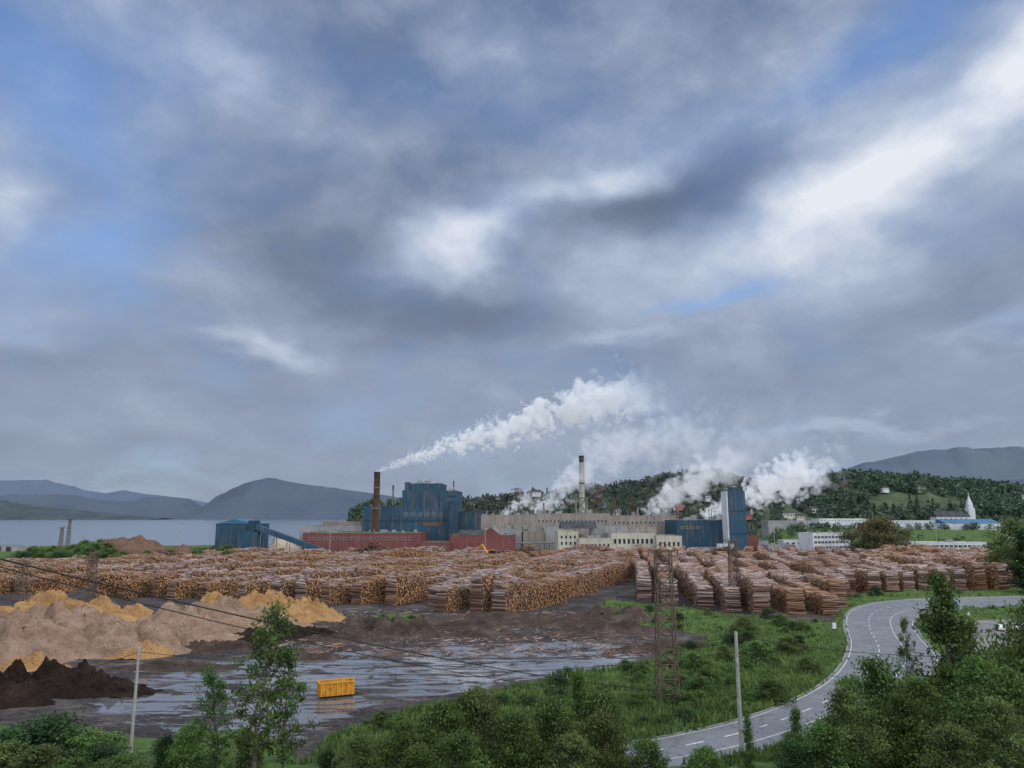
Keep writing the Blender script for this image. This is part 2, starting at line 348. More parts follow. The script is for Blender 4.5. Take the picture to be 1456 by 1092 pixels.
# ---------------------------------------------------------------- log piles
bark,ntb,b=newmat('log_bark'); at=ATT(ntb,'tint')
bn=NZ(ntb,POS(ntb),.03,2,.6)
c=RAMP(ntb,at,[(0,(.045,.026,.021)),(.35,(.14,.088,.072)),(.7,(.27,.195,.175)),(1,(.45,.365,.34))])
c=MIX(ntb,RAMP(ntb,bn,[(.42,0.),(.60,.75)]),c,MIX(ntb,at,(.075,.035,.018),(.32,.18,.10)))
setin(ntb,b.inputs['Base Color'],c); b.inputs['Roughness'].default_value=.9; b.inputs['Specular IOR Level'].default_value=.1
endm,nte,b=newmat('log_end'); at=ATT(nte,'tint')
setin(nte,b.inputs['Base Color'],RAMP(nte,at,[(0,(.09,.04,.02)),(.5,(.28,.14,.06)),(1,(.50,.29,.14))])); b.inputs['Roughness'].default_value=.9
def bundle(seed):
    r=np.random.default_rng(seed); qq=Q(); W2=3.1; z=.2; Hh=r.uniform(4.9,5.4)
    while z<Hh:
        half=W2*(1-.04*(z/Hh)**2.5); yv=-half+r.uniform(0,.3)
        while yv<half:
            rad=r.uniform(.16,.28); L=r.uniform(2.3,2.75)*(1-.14*(z/Hh)); off=r.normal(0,.17)
            t=min(1,max(0,r.uniform(0,.7)+.35*(z/Hh)**3))  # upper logs tinted paler, painting in the lit tops of the pile
            tilt=r.normal(0,.08); zj=r.normal(0,.07); yj=r.normal(0,.14)
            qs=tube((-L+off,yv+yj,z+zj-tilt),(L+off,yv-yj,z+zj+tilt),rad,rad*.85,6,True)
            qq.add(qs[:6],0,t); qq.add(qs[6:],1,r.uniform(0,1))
            yv+=rad*2+.02
        z+=.43
    for k in range(20):
        a=r.normal(0,.25); yv=r.uniform(-3,3); L=r.uniform(1.7,2.5); rad=r.uniform(.14,.25)
        zt=Hh+r.uniform(-.2,.45)
        qs=tube((-L,yv-a*2,zt-r.normal(0,.2)),(L,yv+a*2,zt+r.normal(0,.2)),rad,rad*.8,6,True)
        qq.add(qs[:6],0,r.uniform(.45,1)); qq.add(qs[6:],1,r.uniform(0,1))  # loose top logs carry the same painted lit tint
    return qq.mesh('log_bundle',[bark,endm])
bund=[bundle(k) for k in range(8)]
def pile_block(poly_px,ang,pitch,hs=1.0,seed=0,gap=.004):
    poly=[G(*p) for p in poly_px]; r=random.Random(seed)
    root=empty('log_pile')
    d=(math.sin(ang),math.cos(ang)); nrm=(math.cos(ang),-math.sin(ang))
    P0=np.array(poly); s=P0@np.array(nrm); t=P0@np.array(d)
    k=s.min(); row=0
    while k<s.max():
        hrow=r.uniform(.9,1.2)*hs; m=t.min()+r.uniform(0,3); wob=r.uniform(0,6)
        while m<t.max():
            sh=.9*math.sin(m*.03+wob)+r.gauss(0,.12)
            xx=nrm[0]*(k+sh)+d[0]*m; yy=nrm[1]*(k+sh)+d[1]*m
            if inpoly(np.array([xx]),np.array([yy]),poly)[0] and r.random()>gap:
                o=bpy.data.objects.new('bundle',r.choice(bund)); h=hrow*r.uniform(.92,1.08)*(1+.15*math.sin(m*.07+row*1.7))
                o.location=(xx,yy,gz1(xx,yy)); o.rotation_euler=(r.gauss(0,.03),0,-ang+r.gauss(0,.04)+(math.pi if r.random()<.5 else 0))
                o.scale=(r.uniform(.95,1.08),1.06,h); link(o,root)
            m+=6.2
        k+=pitch*r.uniform(.9,1.12); row+=1
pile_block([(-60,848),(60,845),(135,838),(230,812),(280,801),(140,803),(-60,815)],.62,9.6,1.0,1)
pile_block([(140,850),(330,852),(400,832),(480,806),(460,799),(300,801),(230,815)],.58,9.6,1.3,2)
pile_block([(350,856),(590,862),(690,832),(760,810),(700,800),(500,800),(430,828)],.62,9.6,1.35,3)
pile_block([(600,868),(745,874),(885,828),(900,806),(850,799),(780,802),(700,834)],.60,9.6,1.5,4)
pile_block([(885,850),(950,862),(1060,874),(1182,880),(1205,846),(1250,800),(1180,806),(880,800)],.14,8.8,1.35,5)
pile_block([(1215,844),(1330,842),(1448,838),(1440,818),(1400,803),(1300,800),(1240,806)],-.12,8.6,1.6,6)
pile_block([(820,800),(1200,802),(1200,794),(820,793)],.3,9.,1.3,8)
def heap(u,v,wpx,h,seed,n=1300):
    x0,y0=G(u,v); R=wpx/2/1076*y0; r=np.random.default_rng(seed); qq=Q()
    for k in range(n):
        a=r.uniform(0,2*math.pi); rr=math.sqrt(r.uniform(0,1)); zt=h*(1-rr)**.8*r.uniform(.85,1.05)+.2
        px=rr*R*math.cos(a); py=rr*R*.6*math.sin(a); th=r.uniform(0,math.pi); L=2.2; tl=r.normal(0,.25)
        qs=tube((px-L*math.cos(th),py-L*math.sin(th),zt-tl*L),(px+L*math.cos(th),py+L*math.sin(th),zt+tl*L),.24,.2,6,True)
        qq.add(qs[:6],0,r.uniform(0,.45)); qq.add(qs[6:],1,r.uniform(0,.7))
    n2=24
    for i in range(n2):
        a0,a1=2*math.pi*i/n2,2*math.pi*(i+1)/n2
        qq.add([[(R*math.cos(a0),R*.6*math.sin(a0),0),(R*math.cos(a1),R*.6*math.sin(a1),0),(0,0,h*.92),(0,0,h*.9)]],0,0.)
    o=qq.obj('log_heap',[bark,endm]); o.location=(x0,y0,0)
for a in[(530,806,125,14,1),(440,800,90,7,7),(750,800,90,10,2),(1035,802,150,10,3),(620,803,120,7,4),(230,806,110,9,5),(980,800,80,6,6),(860,800,110,8,8)]: heap(*a)
# ---------------------------------------------------------------- mounds
def mound(name,u,v,rx,ry,h,mat,seed,rot=0,rough=.35,k=56,z0=-.1,pw=1.4):
    x0,y0=G(u,v); vs=[];fs=[]
    for i in range(k+1):
        for j in range(k+1):
            a=2*i/k-1;b_=2*j/k-1; rr=math.hypot(a,b_)
            n=mn.fractal(Vector((a*2.2+seed*7.1,b_*2.2,seed)),.8,2.1,6)
            rg=abs(mn.fractal(Vector((a*3+seed*2.1,b_*3,seed+5)),.9,2.1,5))
            ed=max(0,1-(rr*(1+.25*mn.noise(Vector((a*1.5+seed,b_*1.5,2)))))**2)
            zz_=h*(ed**pw)*(1+rough*2*n-rough*rg*1.2)+(.0 if ed<=0 else .12*h*rough*n)
            vs.append((a*rx,b_*ry,max(z0,zz_) if ed>0 else z0-.2))
    for i in range(k):
        for j in range(k):
            q0=i*(k+1)+j; fs.append((q0,q0+k+1,q0+k+2,q0+1))
    me=bpy.data.meshes.new(name); me.from_pydata(vs,[],fs); me.materials.append(mat)
    me.polygons.foreach_set('use_smooth',[True]*len(fs))
    o=link(bpy.data.objects.new(name,me)); o.location=(x0,y0,gz1(x0,y0)); o.rotation_euler=(0,0,rot); return o
def chipmat(name,c1,c2,c3):
    m,nt,b=newmat(name); p=POS(nt)
    c=RAMP(nt,NZ(nt,MAP(nt,p,sc=(1,1,1.8)),.16,7,.72,.5),[(.3,c1),(.5,c2),(.68,c3)])
    c=MIX(nt,RAMP(nt,NZ(nt,p,2.5,3,.7),[(.45,0.),(.75,.55)]),c,tuple(k*.45 for k in c1))
    setin(nt,b.inputs['Base Color'],c); b.inputs['Roughness'].default_value=1; b.inputs['Specular IOR Level'].default_value=.05
    setin(nt,b.inputs['Normal'],BUMP(nt,NZ(nt,p,.8,6,.72),1.,.9)); return m
saw=chipmat('sawdust',(.25,.135,.06),(.41,.235,.10),(.50,.31,.15))
chip=chipmat('wood_chips',(.20,.125,.085),(.32,.215,.155),(.42,.30,.225))
barkp=chipmat('bark_mulch',(.016,.011,.009),(.032,.022,.018),(.06,.040,.03))
dirt=chipmat('dirt',(.045,.032,.026),(.085,.063,.053),(.15,.115,.095))
redd=chipmat('red_bark',(.10,.055,.04),(.16,.095,.07),(.21,.13,.10))
for i,a in enumerate([(60,925,24,10,8),(165,928,17,8,6.5),(-40,935,24,12,8.5),(260,905,22,10,6.5),(330,893,22,9,5.5),(120,905,26,9,6.5),(220,925,14,6,4.5)]): mound('wood_chip_pile',*a,chip,i+1,rough=.42)
for i,a in enumerate([(405,882,17,9,6.5),(300,884,17,7,6),(60,888,30,8,6.6),(195,932,8,5,3.2),(45,950,8,4,2.2),(360,876,18,7,5.4),(440,876,10,5,4.2),(150,882,20,7,4.4)]): mound('sawdust_pile',*a,saw,i+20,rough=.45)
for i,a in enumerate([(30,985,16,7,3.3),(105,978,12,5,2.4),(-40,1000,15,7,3.6),(160,985,8,4,1.3),(400,905,18,7,2.0)]): mound('bark_pile',*a,barkp,i+40,rough=.8)
for i,a in enumerate([(565,905,15,6,3.3),(520,896,12,6,2.6),(300,925,14,5,1.7),(480,912,14,4,1.4),(640,892,18,8,1.7),(720,880,22,7,1.5),(800,888,20,8,2.2),(870,900,20,8,2.),(880,880,18,10,2.4),(960,925,16,5,1.6),(690,905,16,4,1.),(420,935,12,4,.9),(250,950,14,4,1.)]): mound('dirt_mound',*a,dirt,i+50,rough=.7)
mound('bark_pile',180,793,42,24,15,redd,77,rough=.16); mound('bark_pile',250,795,25,14,9,redd,78,rough=.2); mound('bark_pile',120,795,22,14,7,redd,79,rough=.2)
mound('sawdust_pile',400,790,18,12,12,simple('pale_chips',(.36,.29,.22),(.46,.38,.30),.2),80,rough=.12)
R=random.Random(77); db=Q()
for k in range(1500):
    u=R.uniform(380,960); v=R.uniform(868,935)
    x,y=G(u,v)
    if inpoly(np.array([x]),np.array([y]),grass_poly)[0]: continue
    th=R.uniform(0,3.14); L=R.uniform(.3,1.6); zt=R.uniform(.1,.9)*max(0,fb(x,y,.07,5))+.12
    db.add(tube((x-L*math.cos(th),y-L*math.sin(th),zt),(x+L*math.cos(th),y+L*math.sin(th),zt+R.uniform(-.1,.35)),.10,.07,4),0,R.uniform(.1,1))
db.obj('wood_debris',[bark])
# ---------------------------------------------------------------- foliage
leafA=leafmat('leaf_green',(.024,.050,.012),(.13,.225,.040)); leafB=leafmat('leaf_olive',(.033,.055,.015),(.165,.22,.055))
leafD=leafmat('leaf_dark',(.014,.032,.012),(.06,.12,.034)); trunkm=simple('tree_bark',(.06,.05,.04),(.14,.12,.10),2.,world=False)
leafF=leafmat('leaf_distant_haze',(.028,.048,.033),(.09,.138,.07),trans=.15); leafH=leafmat('leaf_hazy',(.050,.072,.066),(.11,.150,.105),trans=.15)  # aerial haze is mixed into both distant leaf colours
def leaves(C,size,r,flat=.5):
    n=len(C); d=r.normal(0,1,(n,3)); d/=np.linalg.norm(d,axis=1)[:,None]
    e=r.normal(0,1,(n,3)); e=np.cross(d,e); e/=np.linalg.norm(e,axis=1)[:,None]
    s=size*r.uniform(.6,1.3,(n,1)); w=s*.6
    return np.stack([C-d*s*.5,C+e*w*.5,C+d*s*.5,C-e*w*.5],1)
def tree_mesh(seed,h,cw,leafm,nclump=70,per=110,lsize=.28,base=.25,shape='oval'):
    r=np.random.default_rng(seed); qq=Q()
    lean=r.normal(0,.04*h,2)
    K=7; tp=[np.array([lean[0]*(k/K)**1.5+r.normal(0,.01*h)*(k>0),lean[1]*(k/K)**1.5+r.normal(0,.01*h)*(k>0),h*.97*k/K]) for k in range(K+1)]
    r0=h*.013+.03
    for k in range(K): qq.add(tube(tp[k],tp[k+1],r0*(1-k/K)+.02,r0*(1-(k+1)/K)+.02,6),1)
    for k in range(nclump):
        f=base+(1-base)*r.uniform(0,1)
        if shape=='oval': w=cw/2*math.sin(math.pi*min(1,max(.05,(f-base)/(1-base)*.85+.12)))**.7
        elif shape=='bush': w=cw/2*(1-((f-base)/(1-base))**2.2)**.6
        else: w=cw/2*(1.05-(f-base)/(1-base))
        a=r.uniform(0,2*math.pi); rr=w*r.uniform(.25,1.08)*(1+.25*math.sin(3*a+seed))
        zt=f*h; ax=np.array([lean[0]*f**1.5,lean[1]*f**1.5,max(.1,zt-rr*.55)])
        c=np.array([ax[0]+rr*math.cos(a),ax[1]+rr*math.sin(a),zt])
        qq.add(tube(ax,c,.02+r0*.22,.012,4),1)
        for _ in range(2): qq.add(tube((ax+c)/2,c+r.normal(0,cw*.07,3),.018,.008,4),1)
        cr_=cw*r.uniform(.045,.10)
        n=int(per*r.uniform(.5,1.3)); pts=c+r.normal(0,1,(n,3))*cr_*np.array([1,1,.65])
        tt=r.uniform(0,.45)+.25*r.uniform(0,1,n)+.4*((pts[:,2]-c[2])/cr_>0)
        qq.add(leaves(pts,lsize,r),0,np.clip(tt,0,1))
    return qq.mesh('tree_mesh',[leafm,trunkm])
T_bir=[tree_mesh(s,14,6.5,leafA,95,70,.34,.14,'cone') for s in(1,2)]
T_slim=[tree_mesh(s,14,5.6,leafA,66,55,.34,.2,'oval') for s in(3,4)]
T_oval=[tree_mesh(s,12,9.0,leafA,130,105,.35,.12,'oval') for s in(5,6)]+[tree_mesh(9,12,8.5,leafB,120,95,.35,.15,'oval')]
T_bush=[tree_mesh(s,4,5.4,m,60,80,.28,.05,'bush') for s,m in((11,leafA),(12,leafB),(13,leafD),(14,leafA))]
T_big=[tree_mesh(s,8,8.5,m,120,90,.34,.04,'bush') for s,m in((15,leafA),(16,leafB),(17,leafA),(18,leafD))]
def plant(name,meshes,u,vtop,Y,base_h,k=None,wsc=1.0):
    x,ztop=W(u,vtop,Y); z0=gz1(x,Y)-.15
    h=max(.6,ztop-z0); me=random.choice(meshes) if k is None else meshes[k]
    o=link(bpy.data.objects.new(name,me)); s=h/base_h; o.location=(x,Y,z0); ss=s*wsc
    o.scale=(ss,ss,s); o.rotation_euler=(0,0,random.uniform(0,6.28)); return o
plant('birch_tree',T_slim,372,862,74,14,0,.85)
plant('birch_tree',T_slim,412,930,76,14,1,.8)
plant('birch_tree',T_slim,318,948,78,14,0,.8)
plant('birch_tree',T_bir,1340,822,104,14,0,1.)
plant('birch_tree',T_bir,1372,868,110,14,1,.9)
plant('birch_tree',T_slim,1283,880,100,14,1,.35)
plant('deciduous_tree',T_oval,1245,940,78,12,0,.95)
plant('deciduous_tree',T_oval,1300,965,72,12,1,.8)
plant('deciduous_tree',T_oval,1205,985,70,12,2,.8)
plant('deciduous_tree',T_oval,1455,872,84,12,0,.75)
plant('deciduous_tree',T_oval,1395,940,80,12,1,.7)
plant('deciduous_tree',T_oval,1420,1000,68,12,2,.9)
plant('deciduous_tree',T_bir,1130,1000,78,14,1,.6)
plant('deciduous_tree',T_bir,1060,1012,76,14,0,.6)
plant('deciduous_tree',T_bir,1490,800,98,14,0,.9)
plant('deciduous_tree',T_bir,820,943,90,14,1,.6)
for u,vt,Yy,k,w in[(625,1005,86,0,.9),(680,990,90,1,.95),(850,990,90,0,.8),(790,1000,84,2,.9),(860,1020,80,1,.9),(570,1030,84,2,.95),(735,1020,80,0,1.),(515,1052,82,1,1.),(920,1052,76,0,.9),(465,1070,84,3,1.),(350,1045,86,1,.9),(270,1035,88,0,.9),(235,1050,90,3,.9),(1000,1066,74,0,1.),(1350,1040,66,1,1.),(660,1045,76,2,1.),(810,1050,74,1,1.),(600,1062,72,0,1.),(1180,1030,70,0,1.),(1290,1010,72,2,1.),(1130,1060,70,3,1.),(1440,960,76,2,.9),(1380,1000,76,0,.9)]:
    plant('shrub',T_big,u,vt,Yy,8,k,w)
for u,vt,Yy,k in[(85,1022,96,2),(40,1035,97,2),(130,1045,94,0),(10,1060,90,1),(170,1075,88,0),(60,1065,88,1),(110,1080,84,3),(200,1085,84,1),(20,1040,94,2),(150,1058,92,2)]:
    plant('shrub',T_bush,u,vt,Yy,4,k,1.4)
R=random.Random(5)
def excl(x,y,m=1.5):
    for dx,dy in((0,0),(m,0),(-m,0),(0,m),(0,-m)):
        a=np.array([x+dx]);b_=np.array([y+dy])
        if inpoly(a,b_,road_poly)[0] or inpoly(a,b_,lot_poly)[0]: return True
    return False
cnt=0
while cnt<210:
    u=R.uniform(520,1460); v=R.uniform(842,1085); x,y=G(u,v)
    if not inpoly(np.array([x]),np.array([y]),grass_poly)[0] or excl(x,y,2.5): continue
    if u<900 and v>900 and R.random()<.4: continue
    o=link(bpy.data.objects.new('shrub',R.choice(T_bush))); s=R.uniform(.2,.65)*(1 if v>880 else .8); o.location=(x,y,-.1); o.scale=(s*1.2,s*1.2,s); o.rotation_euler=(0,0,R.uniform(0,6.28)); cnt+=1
for u,v,s in[(880,880,.6),(900,872,.5),(925,872,.6),(860,872,.45),(1060,905,1.1),(1090,880,.7),(1155,868,.6),(1220,852,.5),(1247,848,.9),(985,960,1.),(1010,985,1.),(1075,945,1.1),(1120,935,1.),(560,885,.35),(600,905,.3),(520,885,.3),(585,882,.4),(545,880,.35),(1000,1000,1.),(1150,960,.8),(1100,1000,.9),(1140,900,.7),(1110,890,.8),(1040,925,.9)]:
    x,y=G(u,v); o=link(bpy.data.objects.new('shrub',R.choice(T_bush))); o.location=(x,y,-.1); o.scale=(s*1.2,s*1.2,s); o.rotation_euler=(0,0,R.uniform(0,6.28))
for k in range(70):
    u=R.uniform(20,330); v=R.uniform(788,809); x,y=G(u,v); s=R.uniform(1,2.4)*(1.5 if 110<u<170 else 1)
    o=link(bpy.data.objects.new('shrub',R.choice(T_bush))); o.location=(x,y,-.3); o.scale=(s*1.2,s*1.2,s); o.rotation_euler=(0,0,R.uniform(0,6.28))
brt=leafmat('leaf_brownish',(.045,.045,.02),(.16,.145,.06))
plant('deciduous_tree',[tree_mesh(31,12,13,brt,150,120,.5,.1,'oval')],1248,738,480,12,0,1.15)
plant('deciduous_tree',[tree_mesh(32,12,9,leafB,100,110,.45,.1,'oval')],1438,742,330,12,0,1.0)
plant('deciduous_tree',[tree_mesh(33,12,8,leafD,100,110,.45,.1,'cone')],1455,755,300,12,0,1.0)
gt=[]
while len(gt)<34000:
    u=R.uniform(420,1500); v=R.uniform(842,1095)
    if R.random()>(v-735)/360+.25: continue
    gt.append(G(u,v))
gt=np.array(gt); ins=(inpoly(gt[:,0],gt[:,1],grass_poly)|inpoly(gt[:,0],gt[:,1],grass2))&~inpoly(gt[:,0],gt[:,1],road_poly)&~inpoly(gt[:,0],gt[:,1],lot_poly)
gt=gt[ins]; r=rng; n=len(gt); K=3
base=np.repeat(np.concatenate([gt,np.array([[max(0,fb(a,b_,.07,5)+.25)*1.1] for a,b_ in gt])],1),K,0); base[:,:2]+=r.normal(0,.35,(n*K,2))
a=r.uniform(0,math.pi,n*K); hh=r.uniform(.35,1.1,n*K); w=r.uniform(.10,.25,n*K)
dx=np.stack([np.cos(a)*w,np.sin(a)*w,0*a],1); up=np.stack([r.normal(0,.2,n*K),r.normal(0,.2,n*K),hh],1)
link(bpy.data.objects.new('grass',qmesh('grass',np.stack([base-dx,base+dx,base+up+dx*.15,base+up-dx*.15],1),[leafmat('grass_blades',(.048,.085,.018),(.18,.26,.065))],tint=r.uniform(0,1,n*K))))
# ---------------------------------------------------------------- hills
def hillmat(name,c1,c2,scale): return simple(name,c1,c2,scale,1,.6,8)
def ridge(name,prof,D,depth,mat,rough=.03,nv=10,zb=-4,seed=1,step=6):
    us=np.arange(prof[0][0],prof[-1][0]+1,step); pv=np.interp(us,[p[0] for p in prof],[p[1] for p in prof])
    vs=[];n=len(us); hgt=lambda t: math.sin(min(1,t)*math.pi/2)**1.1 if t<=1 else max(0,1-(t-1)*.8)
    for j in range(nv*2+1):
        t=j/nv
        for i,u in enumerate(us):
            a,b_=ray(u,pv[i]); yy=D+(t-1)*depth; xx=a*D*(yy/D*.5+.5); zt=max(0,H+b_*D-zb)
            nz=1+(mn.fractal(Vector((u*.02+seed,t*1.7,seed)),.8,2,5)*rough*(6 if t!=1 else 1))*(1 if t!=1 else .7)
            vs.append((xx,yy,zb+zt*hgt(t)*nz))
    fs=[(j*n+i,j*n+i+1,(j+1)*n+i+1,(j+1)*n+i) for j in range(nv*2) for i in range(n-1)]
    me=bpy.data.meshes.new(name); me.from_pydata(vs,[],fs); me.materials.append(mat); me.polygons.foreach_set('use_smooth',[True]*len(fs))
    link(bpy.data.objects.new(name,me)); return np.array(vs).reshape(nv*2+1,n,3)
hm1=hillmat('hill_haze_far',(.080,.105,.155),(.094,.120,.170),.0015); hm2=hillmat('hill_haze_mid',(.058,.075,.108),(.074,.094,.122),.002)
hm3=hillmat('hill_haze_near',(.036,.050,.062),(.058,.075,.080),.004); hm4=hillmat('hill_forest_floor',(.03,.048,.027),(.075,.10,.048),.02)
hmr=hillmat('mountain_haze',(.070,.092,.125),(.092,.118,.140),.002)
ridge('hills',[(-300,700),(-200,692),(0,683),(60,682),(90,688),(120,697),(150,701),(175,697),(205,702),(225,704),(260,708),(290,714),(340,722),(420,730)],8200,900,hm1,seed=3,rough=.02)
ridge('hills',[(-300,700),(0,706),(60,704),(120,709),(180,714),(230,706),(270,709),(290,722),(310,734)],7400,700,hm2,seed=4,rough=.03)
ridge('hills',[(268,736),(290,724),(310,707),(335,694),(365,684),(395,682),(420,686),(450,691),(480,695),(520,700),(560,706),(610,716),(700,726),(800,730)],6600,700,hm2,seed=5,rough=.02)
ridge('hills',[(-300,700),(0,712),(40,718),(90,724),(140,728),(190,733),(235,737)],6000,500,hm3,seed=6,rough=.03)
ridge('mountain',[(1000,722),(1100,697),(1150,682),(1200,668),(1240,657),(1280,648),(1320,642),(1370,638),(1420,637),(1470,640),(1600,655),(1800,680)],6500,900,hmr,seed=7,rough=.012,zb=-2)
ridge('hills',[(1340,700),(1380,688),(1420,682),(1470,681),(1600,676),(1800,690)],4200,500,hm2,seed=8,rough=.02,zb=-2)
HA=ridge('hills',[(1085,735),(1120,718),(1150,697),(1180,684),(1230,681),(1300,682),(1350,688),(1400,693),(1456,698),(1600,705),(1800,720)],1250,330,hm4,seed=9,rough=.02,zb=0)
HB=ridge('hills',[(630,728),(655,716),(720,710),(790,704),(860,696),(930,684),(1000,678),(1060,688),(1100,706),(1160,728)],1150,260,hm4,seed=10,rough=.02,zb=0)
HC=ridge('hills',[(500,734),(520,724),(545,716),(575,713),(600,720),(640,730)],900,90,hm4,seed=11,rough=.02,zb=0)
def forest(Hg,n,seed,h0,h1,nv=10,mat=None):
    r=np.random.default_rng(seed); out=[];tt=[]; J,Iw=Hg.shape[:2]
    for _ in range(n):
        j=r.uniform(0,nv*1.15); i=r.uniform(0,Iw-1.001); j0,i0=int(j),int(i); fj,fi=j-j0,i-i0
        p=(Hg[j0,i0]*(1-fj)+Hg[j0+1,i0]*fj)*(1-fi)+(Hg[j0,i0+1]*(1-fj)+Hg[j0+1,i0+1]*fj)*fi
        if mn.noise(Vector((p[0]*.012,p[1]*.012,seed)))<-.33: continue
        h=r.uniform(h0,h1); k=40; con=r.random()<.3
        if con:
            f=r.uniform(0,1,k); rad=(1-f)*h*.22; a=r.uniform(0,6.28,k); c=p+np.stack([rad*np.cos(a),rad*np.sin(a),f*h*1.15],1); t0=.05
        else:
            d=r.normal(0,1,(k,3)); d/=np.linalg.norm(d,axis=1)[:,None]; c=p+d*np.array([h*.38,h*.38,h*.42])*r.uniform(.7,1.1,(k,1))+np.array([0,0,h*.55]); t0=r.uniform(.15,.8)
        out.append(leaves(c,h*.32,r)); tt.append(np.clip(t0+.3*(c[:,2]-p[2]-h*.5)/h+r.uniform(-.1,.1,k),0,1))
    link(bpy.data.objects.new('forest',qmesh('forest',np.concatenate(out),[mat or leafF],tint=np.concatenate(tt))))
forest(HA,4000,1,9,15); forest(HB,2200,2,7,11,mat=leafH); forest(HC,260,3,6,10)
def belt(pts,seed,h0,h1):
    r=np.random.default_rng(seed); out=[];tt=[]
    for (u0,u1,Y0,Y1,n) in pts:
        for _ in range(n):
            Yy=r.uniform(Y0,Y1); u=r.uniform(u0,u1); xx=(u-728)/1076*Yy; h=r.uniform(h0,h1); k=70; p=np.array([xx,Yy,gz1(xx,Yy)])
            d=r.normal(0,1,(k,3)); d/=np.linalg.norm(d,axis=1)[:,None]; c=p+d*np.array([h*.42,h*.42,h*.45])*r.uniform(.6,1.1,(k,1))+np.array([0,0,h*.5]); t0=r.uniform(.1,.6)
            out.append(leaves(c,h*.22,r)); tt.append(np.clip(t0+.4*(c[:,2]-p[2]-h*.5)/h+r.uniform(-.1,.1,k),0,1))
    link(bpy.data.objects.new('forest',qmesh('forest',np.concatenate(out),[leafF],tint=np.concatenate(tt))))
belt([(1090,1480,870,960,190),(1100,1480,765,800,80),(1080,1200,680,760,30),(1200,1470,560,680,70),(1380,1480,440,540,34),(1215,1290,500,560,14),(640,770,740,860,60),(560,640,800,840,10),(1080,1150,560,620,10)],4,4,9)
# ---------------------------------------------------------------- building helpers
steelb=siding('blue_cladding',(.018,.060,.100)); steeld=siding('dark_blue_cladding',(.013,.042,.070)); redw=siding('red_cladding',(.15,.046,.042),pitch=2)
brick=siding('weathered_brick',(.24,.205,.175),(.10,.075,.06),2.5); cream=siding('cream_wall',(.42,.395,.315),(.2,.17,.12),3)
greyw=siding('grey_wall',(.25,.25,.25),(.13,.11,.10),2); white=siding('white_wall',(.50,.52,.54),(.3,.29,.27),3,.5)
roofg=simple('flat_roof',(.10,.11,.105),(.20,.21,.19),.05); roofgr=simple('mossy_roof',(.06,.085,.05),(.13,.14,.10),.04); roofd=simple('dark_roof',(.03,.032,.036),(.06,.06,.065),.2)
roofb=simple('blue_roof',(.045,.11,.19),(.07,.15,.25),.1)
glass,ng,b=newmat('window_glass'); b.inputs['Base Color'].default_value=(.02,.025,.03,1); b.inputs['Roughness'].default_value=.12
framem=simple('window_frame',(.35,.35,.33),(.5,.5,.48),1.); steel=simple('galvanised_steel',(.13,.12,.115),(.24,.22,.2),1.5,.6); rust=simple('rusty_steel',(.065,.047,.039),(.15,.105,.08),.8,.8)
brownst=simple('brown_stack',(.04,.022,.016),(.085,.045,.03),.2); conc=simple('concrete',(.26,.24,.21),(.40,.37,.33),.15); blackm=simple('black_steel',(.02,.02,.02),(.04,.04,.04),.4)
yel=simple('yellow_paint',(.50,.22,.02),(.68,.33,.03),.9,.55); yrust=simple('rust_patch',(.20,.09,.03),(.33,.17,.05),2.); rubber=simple('rubber',(.015,.015,.015),(.03,.03,.03),2.)
